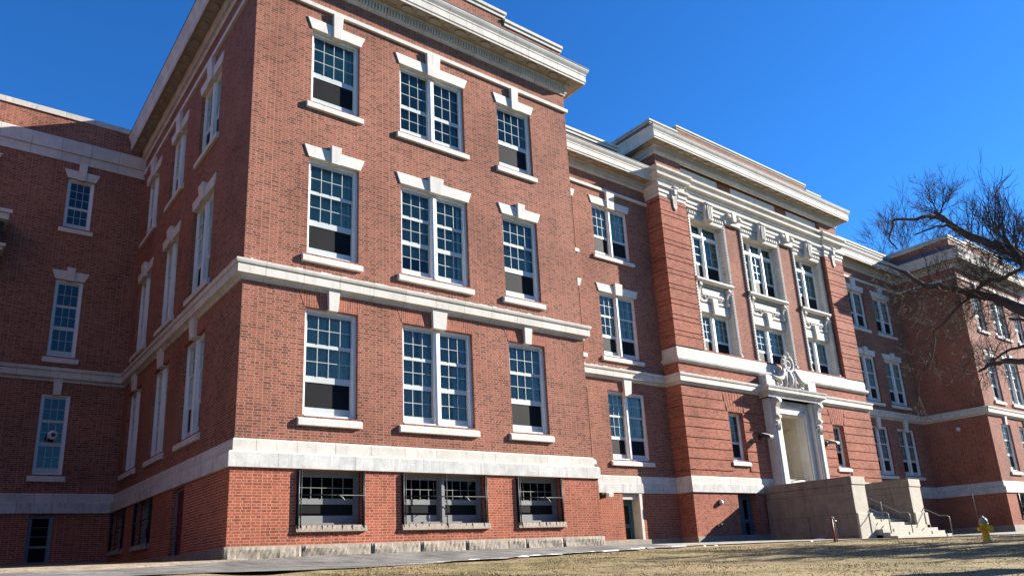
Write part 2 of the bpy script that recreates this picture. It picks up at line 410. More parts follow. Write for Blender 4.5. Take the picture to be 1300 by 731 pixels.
R3, R2, R1 = (13.06, 15.57), (8.21, 11.20), (3.63, 6.63)
LAY = {'short': [(.03, .545, 'g', 3), (.615, .915, 'x', 0)], 'short_g': [(.03, .545, 'g', 3), (.60, .92, 'g', 2)],
       'tall': [(.03, .31, 'g', 2), (.345, .625, 'g', 2), (.685, .925, 'x', 0)], 'tall_g': [(.03, .31, 'g', 2), (.345, .60, 'g', 2), (.65, .93, 'g', 2)],
       'base': [(.07, .50, 'g', 2), (.62, .85, 'x', 0)], 'half': [(.03, .60, 'g', 3), (.65, .94, 'x', 0)],
       'C_low': [(.04, .60, 'g', 3), (.66, .95, 'x', 0)], 'tallx': [(.03, .34, 'g', 2), (.37, .66, 'g', 2), (.71, .93, 'x', 0)]}
wcount = 0
def window(f, u0, u1, z0, z1, nu=1, cols=4, lay='tall', rec=.11, lintel=None, key=None, sill=True, mat='white', glassm='glass', mull=.20, curtain=None, transom=0, label=None, fr_w=.085, keytop=None, glazed_lower=None):
    """one window: outer frame mesh with sashes, glass, screens, curtain, sill, lintel and keystone below it"""
    global wcount; wcount += 1
    rnd = random.Random(wcount*13+5)
    mb = MB(); H = z1-z0; d1, d0 = -rec, -rec-.14; fw_ = fr_w
    fbox(mb, f, u0, u0+fw_, d0, d1, z0, z1); fbox(mb, f, u1-fw_, u1, d0, d1, z0, z1)
    fbox(mb, f, u0+fw_, u1-fw_, d0, d1, z1-.07, z1); fbox(mb, f, u0+fw_, u1-fw_, d0, d1+.02, z0-.02, z0+.06)
    # inner stop, a step in the frame
    fbox(mb, f, u0+fw_, u0+fw_+.025, d0, d1-.045, z0, z1-.07); fbox(mb, f, u1-fw_-.025, u1-fw_, d0, d1-.045, z0, z1-.07)
    W = u1-u0; uw = (W-2*fw_-(nu-1)*mull)/nu
    for k in range(1, nu):
        c = u0+fw_+k*uw+(k-1)*mull; fbox(mb, f, c, c+mull, d0, d1+.02, z0+.06, z1-.07); fbox(mb, f, c+mull*.3, c+mull*.7, d1+.02, d1+.045, z0+.06, z1-.07)
    ztop = z1-.07
    if transom:
        fbox(mb, f, u0+fw_, u1-fw_, d0, d1+.012, transom-.07, transom+.07)
    win = mb.build('window', mat, B)
    if label: win['label'] = label
    sm, gm, xm = MB(), MB(), MB()
    for k in range(nu):
        a = u0+fw_+k*(uw+mull); b = a+uw; sw = .05; dd = d1-.05
        zt = ztop
        if transom:   # small lights above
            fbox(sm, f, a, a+sw, dd-.04, dd, transom+.07, zt); fbox(sm, f, b-sw, b, dd-.04, dd, transom+.07, zt)
            fbox(sm, f, a+sw, b-sw, dd-.04, dd, zt-.05, zt); fbox(sm, f, a+sw, b-sw, dd-.04, dd, transom+.07, transom+.11)
            gm.quad(f(a+sw, dd-.03, transom+.1), f(b-sw, dd-.03, transom+.1), f(b-sw, dd-.03, zt-.05), f(a+sw, dd-.03, zt-.05))
            zt = transom-.07
        zb = z0+.06; hh = zt-zb
        prev = 0
        for idx, (f0, f1, kind, rows) in enumerate(LAY[lay]):
            if kind == 'x' and glazed_lower and k in glazed_lower: kind, rows = 'g', 2
            ya, yb = zt-f1*hh, zt-f0*hh
            dk = dd-(.03*idx)
            railtop = zt-prev*hh
            fbox(sm, f, a, b, dk-.04, dk, yb, railtop)     # rail over this light
            fbox(sm, f, a, a+sw, dk-.04, dk, ya, yb); fbox(sm, f, b-sw, b, dk-.04, dk, ya, yb)
            if idx == len(LAY[lay])-1: fbox(sm, f, a, b, dk-.04, dk, zb, ya)
            prev = f1
            if kind == 'g':
                gm.quad(f(a+sw, dk-.03, ya), f(b-sw, dk-.03, ya), f(b-sw, dk-.03, yb), f(a+sw, dk-.03, yb))
                mw = .017
                for c in range(1, cols):
                    u = a+sw+(b-a-2*sw)*c/cols; fbox(sm, f, u-mw/2, u+mw/2, dk-.025, dk-.008, ya, yb)
                for r_ in range(1, rows):
                    z = ya+(yb-ya)*r_/rows; fbox(sm, f, a+sw, b-sw, dk-.025, dk-.009, z-mw/2, z+mw/2)
            else:
                xm.quad(f(a+sw, dk-.02, ya), f(b-sw, dk-.02, ya), f(b-sw, dk-.02, yb), f(a+sw, dk-.02, yb))
    sm.build('sash', 'sash' if mat == 'white' else mat, win)
    gm.build('glass_pane', glassm, win, recalc=False)
    if xm.v: xm.build('insect_screen', 'screen', win, recalc=False)
    if curtain and f.k != 'left':
        bm2 = MB()
        for k in range(nu):
            a = u0+fw_+k*(uw+mull); b = a+uw
            zb_ = z0+.08 if rnd.random() < .55 else z0+(z1-z0)*rnd.uniform(.15, .5)
            bm2.quad(f(a, d0-.12, zb_), f(b, d0-.12, zb_), f(b, d0-.12, z1), f(a, d0-.12, z1))
            fbox(bm2, f, a, b, d0-.13, d0-.11, zb_-.03, zb_)
        bm2.build('roller_blind', 'blind', win, recalc=False)
    if curtain:
        cm = MB()
        for k in range(nu):
            a = u0+fw_+k*(uw+mull); b = a+uw
            for side in (0, 1):
                ww = (b-a)*(rnd.choice([.18, .3, .42, .5]) if curtain < .85 else rnd.choice([.42, .48, .5])) * min(1, curtain*1.05)
                if curtain < .85 and rnd.random() < .15: continue
                p, q = (a, a+ww) if side == 0 else (b-ww, b)
                n_ = max(4, int((q-p)/.035)); dep = d0-.06
                zlo = z0+.1
                for i in range(n_):
                    s0, s1 = p+(q-p)*i/n_, p+(q-p)*(i+1)/n_
                    e0, e1 = dep-.035*math.sin(i*1.9+wcount), dep-.035*math.sin((i+1)*1.9+wcount)
                    cm.quad(f(s0, e0, zlo), f(s1, e1, zlo), f(s1, e1, z1), f(s0, e0, z1))
        if cm.v: cm.build('curtain', 'curtain', win, recalc=False)
    if sill:
        so_ = MB(); a, b = u0-.15, u1+.11
        prof = [(-rec+.005, z0-.015), (.02, z0-.06), (.10, z0-.10), (.10, z0-.27), (-.05, z0-.27), (-rec+.005, z0-.2)]
        so_.prism(prof, lambda p: f(a, p[0], p[1]), lambda p: f(b, p[0], p[1]))
        so_.build('sill', 'stone', win, bevel=.012)
    if lintel:
        lm = MB(); h = lintel
        lp = [(u0-.03, z1-.002), (u1+.03, z1-.002), (u1+.17, z1+h), (u0-.17, z1+h)]
        lm.prism(lp, lambda p: f(p[0], .035, p[1]), lambda p: f(p[0], -.13, p[1]))
        lm.build('lintel', 'stone', win, bevel=.01)
    if key:
        km = MB(); c = (u0+u1)/2; kb, kt, zt_, zb_ = key
        kp = [(c-kb, zb_), (c+kb, zb_), (c+kt, zt_), (c-kt, zt_)]
        km.prism(kp, lambda p: f(p[0], .09 if p[1] < (zt_+zb_)/2 else .14, p[1]), lambda p: f(p[0], -.1, p[1]))
        km.build('keystone', 'stone', win, bevel=.012)
    return win

def bays(f, cols_spec, curt=1.0):
    """cols_spec: (u0,u1,units,muntin cols, glazed lower r3, glazed lower tall)"""
    ops = []
    for (a, b, nu, c, g3, g2) in cols_spec:
        wide = nu > 1
        kw = (.23, .265) if wide else (.135, .165)
        window(f, a, b, *R3, nu, c, 'short_g' if g3 else 'short', lintel=.37, key=(kw[0], kw[1], 16.34, R3[1]-.07), curtain=.25)
        window(f, a, b, *R2, nu, c, 'tall_g' if g2 else 'tall', lintel=.37, key=(kw[0], kw[1], R2[1]+.5, R2[1]-.05), curtain=.35)
        window(f, a, b, *R1, nu, c, 'tall_g' if g2 else 'tall', key=(kw[0], kw[1]+.01, 7.24, R1[1]-.04), curtain=.95)
        ops += [(a, b, *R3), (a, b, *R2), (a, b, *R1)]
        # brick flat arch over the first floor window
        am = MB(); am.prism([(a-.02, R1[1]+.002), (b+.02, R1[1]+.002), (b+.2, 7.095), (a-.2, 7.095)], lambda p: f(p[0], .006, p[1]), lambda p: f(p[0], -.02, p[1]))
        am.build('flat_arch', 'soldier', B)
    return ops
def base_window(f, a, b, nu, z0=.83, z1=2.215, grille=True):
    w_ = window(f, a+.05, b-.03, z0, z1, nu, 5 if nu == 1 else 4, 'base', rec=.22, mat='greypaint_shaded', glassm='glass_dark', sill=False, mull=.16)
    s_ = MB(); n = 14; prev = None
    rnd = random.Random(int(a*10)+3)
    for i in range(n):
        u = a-.02+(b-a+.1)*i/n; v = a-.02+(b-a+.1)*(i+1)/n; e = .075+rnd.uniform(0, .018)
        s_.hexa([f(u, e, z0-.17), f(v, e+.01, z0-.17), f(v, -.2, z0-.18), f(u, -.2, z0-.18), f(u, e-.02, z0-.01), f(v, e-.03, z0-.01-rnd.uniform(0, .008)), f(v, -.2, z0), f(u, -.2, z0)])
    s_.build('sill', 'granite', w_)
    if grille:
        g = MB()
        for u in (a+.03, a+.09, b-.03, b+.0) if nu == 1 else (a+.03, a+.09, (a+b)/2, b-.05, b):
            g.tube([f(u, .05, z0-.1), f(u, .06, z1-.02)], .016, 6)
            for zz in (z0+.2, z0+.6, z0+1.1): g.tube([f(u, .05, zz), f(u, -.05, zz)], .012, 5)
        zm = z0+.74
        g.tube([f(a, .055, zm), f(b, .055, zm)], .018, 6)
        g.tube([f(a+.02, .06, z1-.05), f(a+.02, .06, z0-.1)], .02, 6)
        fbox(g, f, a-.02, a+.05, -.02, .03, z0, z1)
        fbox(g, f, b-.03, b+.03, -.02, .03, z0, z1)
        c = (a+b)/2+.2 if nu == 1 else b-.8
        g.build('window_grille', 'bars', w_)
        v_ = MB(); v_.tube([f(c-.05, .07, zm+.01), f(c+.05, .12, zm-.05), f(c+.12, .13, zm-.14)], .018, 6)
        v_.build('vent_pipe', 'steel', w_)
    return w_

A_COLS = [(1.71, 3.28, 1, 4, False, False), (4.71, 7.21, 2, 3, True, True), (8.66, 10.2, 1, 4, False, False)]
AS_COLS = [(3.13, 5.30, 2, 3, False, False), (7.04, 9.05, 2, 3, False, False), (10.83, 12.9, 2, 3, False, False)]
opsA = bays(S_FRONT_A, A_COLS)
wall('front_wall', S_FRONT_A, 0, 12, 2.3, 19.1, opsA, 'brick')
FAb = S_FRONT_A.off(.11); SAb = S_SIDE_A.off(.11)
ob = [(1.58, 3.42, .83, 2.215), (4.58, 7.43, .83, 2.215), (8.6, 10.42, .83, 2.215)]
for (a, b, c, d), nu in zip(ob, (1, 2, 1)): base_window(FAb, a, b, nu)
wall('basement_wall', FAb, -.11, 12.11, .2, 2.3, ob, 'brick_red')
opsS = bays(S_SIDE_A, AS_COLS)
wall('side_wall', S_SIDE_A, 0, 13.75, 2.3, 19.1, opsS, 'brick')
obs_ = [(7.3, 9.5, .83, 2.215), (11.1, 13.2, .83, 2.215)]
for a, b, c, d in obs_: base_window(SAb, a, b, 2)
dr = (3.75, 4.95, -.1, 2.18)
wall('basement_side_wall', SAb, -.11, 13.75, -.2, 2.3, obs_+[dr], 'brick_red')
wall('return_wall', F('right', 12.), 0, 3.96, 2.3, 19.1, [], 'brick')
wall('basement_return_wall', F('right', 12.11), -.11, 3.96, -.3, 2.3, [], 'brick_red')

def door(f, u0, u1, z0, z1, mat, rec=.3, glazed=True, transom=True, label=None, frame='white', leaves=1):
    mb = MB(); t = .07
    fbox(mb, f, u0, u0+t, -rec-.12, -rec+.02, z0, z1); fbox(mb, f, u1-t, u1, -rec-.12, -rec+.02, z0, z1); fbox(mb, f, u0+t, u1-t, -rec-.12, -rec+.02, z1-t, z1)
    fr_ = mb.build('door', frame, B)
    if label: fr_['label'] = label
    lw = (u1-u0-2*t)/leaves
    for k in range(leaves):
        a = u0+t+k*lw+.01; b = a+lw-.02; mb = MB(); s = .13
        dz = z0+.02; top = z1-t-.01
        fbox(mb, f, a, a+s, -rec-.08, -rec-.02, dz, top); fbox(mb, f, b-s, b, -rec-.08, -rec-.02, dz, top)
        fbox(mb, f, a+s, b-s, -rec-.08, -rec-.02, top-s, top); fbox(mb, f, a+s, b-s, -rec-.08, -rec-.02, dz, dz+.25)
        mid = dz+(top-dz)*.45; fbox(mb, f, a+s, b-s, -rec-.08, -rec-.02, mid, mid+.16)
        if not glazed: fbox(mb, f, a+s, b-s, -rec-.07, -rec-.04, dz+.25, top-s)
        lf = mb.build('door_leaf', mat, fr_)
        if glazed:
            g = MB(); g.quad(f(a+s, -rec-.05, dz+.25), f(b-s, -rec-.05, dz+.25), f(b-s, -rec-.05, top-s), f(a+s, -rec-.05, top-s)); g.build('glass_pane', 'glass_dark', fr_, recalc=False)
        h = MB(); h.tube([f(b-.07, -rec, mid-.12), f(b-.07, -rec+.05, mid-.1), f(b-.07, -rec+.05, mid+.12), f(b-.07, -rec, mid+.14)], .012, 6); h.build('door_handle', 'steel', fr_)
    return fr_
door(SAb, 3.75, 4.95, -.1, 2.18, 'maroon', rec=.12, glazed=False, label='maroon side door with a pale frame', frame='greypaint_shaded')

# link left of centre (B) and its mirror (D)
bcols = [(17.07, 19.44)]
def link(cols, u0, u1, dr_):
    ops = []
    for a, b in cols:
        window(FB, a, b, *R3, 2, 3, 'half', lintel=.37, key=(.23, .265, 16.34, R3[1]-.07), curtain=.9)
        window(FB, a, b, *R2, 2, 3, 'tallx', lintel=.37, key=(.2, .24, R2[1]+.5, R2[1]-.05), curtain=.9)
        window(FB, a, b, *R1, 2, 3, 'tallx', key=(.2, .25, 7.24, R1[1]-.2), curtain=1.0)
        ops += [(a, b, *R3), (a, b, *R2), (a, b, *R1)]
    wall('link_wall', FB, u0, u1, 2.3, 18.5, ops, 'brick')
    wall('link_basement_wall', FB.off(.04), u0, u1, -.4, 2.3, [dr_], 'brick_red', depth=.7)
    return ops
link([(13.55, 15.86), (17.07, 19.44)], 12, XC0, (17.38, 18.47, -.2, 2.22))
link([(mir(19.44), mir(17.07)), (mir(15.86), mir(13.55))], XC1, XE0, (mir(18.47), mir(17.38), -.4, 2.22))
door(FB, 17.5, 18.40, -.07, 1.95, 'teal', rec=.42, label='teal glazed basement door in a stone frame', frame='teal')
door(FB, mir(18.40), mir(17.5), -.25, 1.95, 'teal', rec=.42, frame='teal')
for (a, b) in ((17.38, 18.47), (mir(18.47), mir(17.38))):
    mb = MB(); f = FB.off(.04)
    fbox(mb, f, b-.1, b+.06, -.5, .015, -.4, 2.22); fbox(mb, f, a+.002, b-.1, -.5, -.1, 1.97, 2.22); fbox(mb, f, a+.002, a+.1, -.5, -.1, -.4, 1.97)
    mb.build('door_surround', 'stone_joint', B)

# central block C
small = [(24.15, 25.3, 3.75, 6.05), (mir(25.3), mir(24.15), 3.75, 6.05)]
cbase = [(24.1, 25.5, -.3, 2.2)]
portal = (28.28, 30.48, 1.5, 6.27)
for s_ in small:
    window(FC, *s_, 1, 3, 'half', rec=.2, curtain=.8, label=None)
wall('centre_wall', FC, XC0, XC1, 2.9, 9.0, small+[portal], 'brick_pink', depth=.3)
wall('centre_basement_wall', FC, XC0, XC1, -.5, 2.9, cbase+[(28.28, 30.48, 1.5, 2.9)], 'brick_pink', depth=.5)
door(FC, 24.12, 25.48, -.12, 2.18, 'teal', rec=.35, leaves=2, label='dark double basement door beside the stair wall', frame='teal')
bayops = [(23.33, 26.05, 8.98, 16.15), (27.72, 31.04, 8.98, 16.15), (mir(26.05), mir(23.33), 8.98, 16.15)]
wall('bay_wall', FBAY, 22.85, mir(22.85), 8.9, 16.8, bayops, 'brick', depth=.15)
for a, b in ((XC0, 22.85), (mir(22.85), XC1)):
    wall('corner_pier_wall', FC, a, b, 8.9, 16.8, [], 'brick_pink')
mb = MB(); f = F('left', XC0)
mb.quad(f(3.96, 0, -.5), f(3.08, 0, -.5), f(3.08, 0, 20.1), f(3.96, 0, 20.1)); mb.quad(f(9, 0, 18.), f(3.96, 0, 18.), f(3.96, 0, 20.1), f(9, 0, 20.1))
mb.build('centre_side_wall', 'brick_pink', B, recalc=False)
f = F('right', XC1); mb = MB(); mb.quad(f(3.08, 0, -.5), f(3.96, 0, -.5), f(3.96, 0, 20.1), f(3.08, 0, 20.1)); mb.quad(f(3.96, 0, 18.), f(9, 0, 18.), f(9, 0, 20.1), f(3.96, 0, 20.1)); mb.build('centre_side_wall', 'brick_pink', B, recalc=False)
f = F('right', 22.85); mb = MB(); mb.quad(f(3.08, 0, 8.9), f(3.3, 0, 8.9), f(3.3, 0, 16.8), f(3.08, 0, 16.8)); 
f = F('left', mir(22.85)); mb.quad(f(3.3, 0, 8.9), f(3.08, 0, 8.9), f(3.08, 0, 16.8), f(3.3, 0, 16.8)); mb.build('pier_return_wall', 'brick_pink', B, recalc=False)
for a, b, ff_ in ((XC0, 22.85, FC), (22.85, mir(22.85), FBAY), (mir(22.85), XC1, FC)): wall('attic_wall', ff_, a, b, 16.6, 20.1, [], 'brick')
for f in (F('right', 22.85), F('left', mir(22.85))): mb = MB(); mb.quad(f(3.08, 0, 16.6), f(3.3, 0, 16.6), f(3.3, 0, 18.95), f(3.08, 0, 18.95)); mb.build('attic_return', 'brick', B)
# rusticated courses on the ground storey of the centre
gz = [3.21, 3.71, 4.19, 4.67, 5.15, 5.62, 6.09, 6.57, 7.08]
mb = MB(); G = .022; PR = .035
def course(za, zb, path): mb.molding(path, [(-.02, za+G), (PR, za+G), (PR, zb-G), (-.02, zb-G)])
zprev = 2.94
rL, rR = MB(), MB()
for z in gz:
    segs = []
    fan = z > 6.1
    wl, wr = small
    if zprev >= 6.0:
        k = .62 if zprev < 6.3 else .75
        cuts = [(wl[0]+.575-k-.1, wl[0]+.575+k+.1), (26.85, 31.95), (wr[0]+.575-k-.1, wr[0]+.575+k+.1)]
    elif zprev >= 3.6: cuts = [(wl[0], wl[1]), (26.85, 31.95), (wr[0], wr[1])]
    else: cuts = [(wl[0]-.1, wl[1]+.1) if 3.2 < zprev < 3.6 and z > 3.48 else (24.7, 24.7), (26.85, 31.95), (wr[0]-.1, wr[1]+.1) if 3.2 < zprev < 3.6 and z > 3.48 else (34., 34.)]
    e = XC0; pts = []
    for a, b in cuts+[(XC1, XC1)]:
        path = []
        if e == XC0: path = [(XC0, 3.955), (XC0, 3.08)]
        else: path = [(e, 3.08)]
        path.append((a, 3.08))
        if a == XC1: path.append((XC1, 3.955))
        mb = rL if e < 29 else rR
        if a-e > .02: course(zprev, z, path)
        e = b
    zprev = z
for wl, mb in zip(small, (rL, rR)):   # fan of brick wedges
    c = (wl[0]+wl[1])/2; n_ = 7; hb, ht = .60, .86
    for i in range(n_):
        t0, t1 = -1+2*i/n_, -1+2*(i+1)/n_; g_ = .014
        mb.prism([(c+hb*t0+g_, 6.07), (c+hb*t1-g_, 6.07), (c+ht*t1-g_*1.3, 7.04), (c+ht*t0+g_*1.3, 7.04)], lambda p: FC(p[0], PR, p[1]), lambda p: FC(p[0], -.02, p[1]))
rL.build('rusticated_brickwork', 'brick_pink', B); rR.build('rusticated_brickwork', 'brick_pink', B)
mb = MB()
zz = 8.93; k = 0; qL, qR = MB(), MB()
while zz < 16.5:
    h = .53 if k % 2 == 0 else .24
    z1_ = min(zz+h, 16.62)
    for path in ([(XC0, 3.955), (XC0, 3.08), (22.85, 3.08), (22.85, 3.28)], [(mir(22.85), 3.28), (mir(22.85), 3.08), (XC1, 3.08), (XC1, 3.955)]):
        (qL if path[0][0] < 29 else qR).molding(path, [(-.02, zz+G), (PR*1.1, zz+G), (PR*1.1, z1_-G), (-.02, z1_-G)])
    zz += h; k += 1
qL.build('corner_pier_brickwork', 'brick_pink', B); qR.build('corner_pier_brickwork', 'brick_pink', B)

# far wing E
E_COLS = [(mir(b), mir(a), nu, c, g, h) for a, b, nu, c, g, h in A_COLS][::-1]
FE = F('front', 0.)
opsE = bays(FE, E_COLS)
wall('far_front_wall', FE, XE0, XE1, 2.3, 19.1, opsE, 'brick')
oe = [(mir(b), mir(a), c, d) for a, b, c, d in ob]
for (a, b, c, d), nu in zip(oe, (1, 2, 1)): base_window(FAb, a, b, nu)
wall('far_basement_wall', FAb, XE0-.11, XE1+.11, -.4, 2.3, oe, 'brick_red')
wall('far_side_wall', F('left', XE0), 0, 3.96, 2.3, 19.1, [], 'brick_red')
wall('far_basement_side_wall', F('left', XE0-.11), -.11, 3.96, -.5, 2.3, [], 'brick_red')
# left wing behind (F)
fo = []
fc = (-2.79, -1.835)
for (lo, hi), ly in (((13.44, 15.57), 'short_g'), ((8.1, 11.2), 'tall_g'), ((3.63, 6.63), 'tall_g')):
    for a, b in (fc, (-6.2, -5.23)):
        if a < -4 and hi < 12: continue
        window(FF, a, b, lo, hi, 1, 3, ly, lintel=.37 if hi > 7 else None, key=(.13, .15, (16.27 if hi > 12 else hi+.5) if hi > 7 else 7.2, hi-.04), curtain=0)
        fo.append((a, b, lo, hi))
wall('left_wing_wall', FF, -16, 0, 2.3, 18.3, fo, 'brick')
wall('left_wing_basement_wall', FF.off(.06), -16, 0, -.2, 2.3, [(-2.72, -1.93, .2, 2.18)], 'brick_red')
window(FF.off(.06), -2.72, -1.93, .38, 2.18, 1, 1, 'half', rec=.15, mat='greypaint_shaded', sill=False, glassm='glass_dark')

# ---- stone bands
PATH = [(-16, 13.75), (0, 13.75), (0, 0), (12, 0), (12, 3.96), (XC0, 3.96), (XC0, 3.08), (XC1, 3.08), (XC1, 3.96), (XE0, 3.96), (XE0, 0), (XE1, 0), (XE1, 14)]
mb = MB(); mb.molding(PATH, [(-.05, 2.62), (.05, 2.62), (.05, 2.90), (.02, 2.945), (-.05, 2.945)]); mb.build('water_table_upper', 'stone_joint', B)
def sub(path, prof, name, mat):
    for p in (path if isinstance(path[0], list) else [path]):
        mb = MB(); mb.molding(p, prof); o = mb.build(name, mat, B)
    return o
sub([PATH[:5], PATH[9:]], [(-.05, 2.225), (.18, 2.225), (.18, 2.58), (.14, 2.618), (-.05, 2.618)], 'water_table', 'stone_plinth')
sub([PATH[4:10]], [(-.05, 2.225), (.075, 2.225), (.075, 2.60), (.06, 2.618), (-.05, 2.618)], 'water_table', 'stone_plinth')
sub(PATH, [(-.05, 7.10), (.06, 7.10), (.06, 7.16), (.12, 7.20), (.20, 7.22), (.20, 7.44), (.185, 7.455), (.235, 7.48), (.255, 7.54), (.255, 7.59), (.03, 7.66), (-.05, 7.66)], 'belt_course', 'stone_joint')
STR = [(-.05, 16.33), (.09, 16.33), (.10, 16.46), (.03, 16.49), (-.05, 16.49)]
sub([[(0, 13.6), (0, 0), (12, 0), (12, 3.8)], [(12.0, 3.96), (XC0, 3.96)], [(XC1, 3.96), (XE0, 3.96)], [(XE0, 3.9), (XE0, 0), (XE1, 0), (XE1, 5)]], STR, 'string_course', 'stone')
sub([(-16, 13.75), (0, 13.75)], [(-.05, 16.25), (.04, 16.25), (.04, 16.63), (.10, 16.65), (.12, 17.18), (.03, 17.26), (-.05, 17.26)], 'frieze_band', 'stone_joint')
sub([(-16, 13.75), (0, 13.75)], [(-.4, 18.2), (.06, 18.2), (.09, 18.42), (-.4, 18.42)], 'parapet_coping', 'stone_joint')
# bases
sub([[(0, 13.75), (0, .9)]], [(-.05, -.3), (.16, -.3), (.16, .33), (-.05, .33)], 'base_course', 'granite_grey')
sub([[(0, .9), (0, 0.)]], [(-.05, -.3), (.20, -.3), (.20, .33), (-.05, .33)], 'base_course', 'granite_grey')
sub([PATH[4:10]], [(-.05, -.6), (.09, -.6), (.09, .30), (-.05, .33)], 'base_course', 'granite')
sub([[(XE0, 3.9), (XE0, 0), (XE1, 0)]], [(-.05, -.8), (.16, -.8), (.16, .28), (-.05, .3)], 'base_course', 'granite')
sub([(-16, 13.75), (0, 13.75)], [(-.05, -.2), (.09, -.2), (.09, .52), (-.05, .52)], 'base_course', 'granite_grey')
# rock-faced blocks along the front
bm_ = MB(); u = -.17; rnd = random.Random(3)
while u < 12.1:
    L = rnd.choice([1.5, 1.9, 2.2, 1.2]); v = min(u+L, 12.17)
    if 12.17-v < .5: v = 12.17
    nx_, nz_ = max(4, int((v-u)/.07)), 7; base_i = len(bm_.v)
    for j in range(nz_+1):
        for i in range(nx_+1):
            uu = u+.016+(v-u-.032)*i/nx_; z = -.25+.60*j/nz_
            e = i in (0, nx_) or j in (0, nz_)
            d = .045 if e else .072+.012*math.sin(uu*3.1+j*.9+u)+rnd.uniform(-.009, .009)
            bm_.v.append(FAb(uu, d, z))
    for j in range(nz_):
        for i in range(nx_):
            a = base_i+j*(nx_+1)+i; bm_.f.append((a, a+1, a+nx_+2, a+nx_+1)); bm_.sm.append(False)
    fbox(bm_, FAb, u+.008, v-.008, -.1, .028, -.3, .35)
    u = v
bm_.build('rock_faced_base', 'granite', B)

# crumbled pointing along the top of the belt course
rnd = random.Random(77)
for f, a, b in ((S_FRONT_A, 0, 12), (FB, 12.3, XC0-.2), (FC, XC0, 27), (S_SIDE_A, 0, 13)):
    mb = MB(); u = a
    while u < b:
        w_ = rnd.uniform(.03, .16); d = rnd.uniform(.03, .09)
        fbox(mb, f, u, min(u+w_, b), -.01, d, 7.61, 7.655+rnd.uniform(.005, .045)); u += w_+rnd.choice([.02, .05, .2, .35])
    mb.build('crumbled_pointing', 'terra', B)

# ---- cornices
def cornice(path, z, name, step=1.065, top=1.60):
    """z = underside of the bed moulding"""
    sub(path, [(-.05, z+.06), (.05, z+.06), (.06, z+.13), (.10, z+.15), (.10, z+.37), (.16, z+.40), (.20, z+.45), (.20, z+.50), (-.05, z+.50)], 'bed_moulding', 'terra')
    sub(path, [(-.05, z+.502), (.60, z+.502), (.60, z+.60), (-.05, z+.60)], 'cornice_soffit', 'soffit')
    sub(path, [(.602, z+.46), (.63, z+.46), (.63, z+.52), (.66, z+.56), (.66, z+.80), (.68, z+.83), (.68, z+.88), (.74, z+.98), (.77, z+1.05), (.77, z+1.10), (.0, z+top), (.0, z+.602), (.602, z+.602)], 'corona', 'terra')
    sub(path, [(.70, z+1.105), (.785, z+1.105), (.785, z+1.14), (.0, z+top+.06), (.0, z+top+.005)], 'cornice_roofing', 'roofing')
    for (x0, y0), (x1, y1) in zip(path, path[1:]):
        dm, rm = MB(), MB()
        d = Vector((x1-x0, y1-y0)); L = d.length; d /= L; n = Vector((d.y, -d.x))
        k = .09
        while k < L+.05:
            p0 = Vector((x0, y0))+d*k; 
            c = [(p0+d*a+n*b) for a, b in ((-.03, .09), (.03, .09), (.03, .17), (-.03, .17))]
            dm.hexa([(q.x, q.y, z+.17) for q in c]+[(q.x, q.y, z+.36) for q in c]); k += .112
        if step:
            k = step*.5
            while k < L:
                p0 = Vector((x0, y0))+d*k+n*.40
                prof = [(0, 0)]
                pts = [(p0.x+.2*math.cos(t*math.pi/4+.39)*1.05, p0.y+.13*math.sin(t*math.pi/4+.39)) for t in range(8)] if abs(d.x) > .5 else [(p0.x+.13*math.cos(t*math.pi/4+.39), p0.y+.2*math.sin(t*math.pi/4+.39)) for t in range(8)]
                rm.prism(pts, lambda q: (q[0], q[1], z+.43), lambda q: (q[0], q[1], z+.505))
                # thin coffer frame between the blocks
                q0 = Vector((x0, y0))+d*(k+step/2)
                c = [(q0+d*a+n*b) for a, b in ((-.18, .28), (.18, .28), (.18, .54), (-.18, .54))]
                for a_, b_ in ((0, 1), (1, 2), (2, 3), (3, 0)):
                    rm.tube([(c[a_].x, c[a_].y, z+.495), (c[b_].x, c[b_].y, z+.495)], .022, 4)
                k += step
        dm.build('dentils', 'terra', B)
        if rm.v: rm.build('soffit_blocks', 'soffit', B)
cornice([(0, 14.2), (0, 0), (12, 0), (12, 6)], 17.02, 'A')
cornice([(XE0, 6), (XE0, 0), (XE1, 0), (XE1, 6)], 17.02, 'E')
cornice([(12.0, 3.96), (XC0, 3.96)], 17.02, 'B')
cornice([(XC1, 3.96), (XE0, 3.96)], 17.02, 'D')
cornice([(XC0, 8), (XC0, 3.08), (XC1, 3.08), (XC1, 8)], 18.87, 'C', top=1.25)
# parapets with copings
COP = lambda z: [(-.45, z), (.05, z), (.05, z+.11), (.035, z+.13), (.10, z+.15), (.10, z+.27), (-.45, z+.29)]
sub([[(0, 14.2), (0, 0), (2.8, 0)], [(9.2, 0), (12, 0), (12, 8)]], COP(19.08), 'parapet_coping', 'stone_joint')
wall('raised_parapet_wall', S_FRONT_A, 2.8, 9.2, 19.1, 19.42, [], 'brick')
sub([(2.8, .45), (2.8, 0), (9.2, 0), (9.2, .45)], COP(19.38), 'parapet_coping', 'stone_joint')
sub([[(XE0, 8), (XE0, 0), (49.56, 0)], [(55.96, 0), (XE1, 0), (XE1, 8)]], COP(19.15), 'parapet_coping', 'stone_joint')
wall('raised_parapet_wall', FE, 49.56, 55.96, 19.1, 19.5, [], 'brick')
wall('parapet_side_wall', F('left', XE0), 3.96, 8, 16.5, 19.1, [], 'brick_red'); wall('parapet_side_wall', F('right', 12), 3.96, 8, 16.5, 19.1, [], 'brick')
sub([(49.56, .45), (49.56, 0), (55.96, 0), (55.96, .45)], COP(19.45), 'parapet_coping', 'stone_joint')
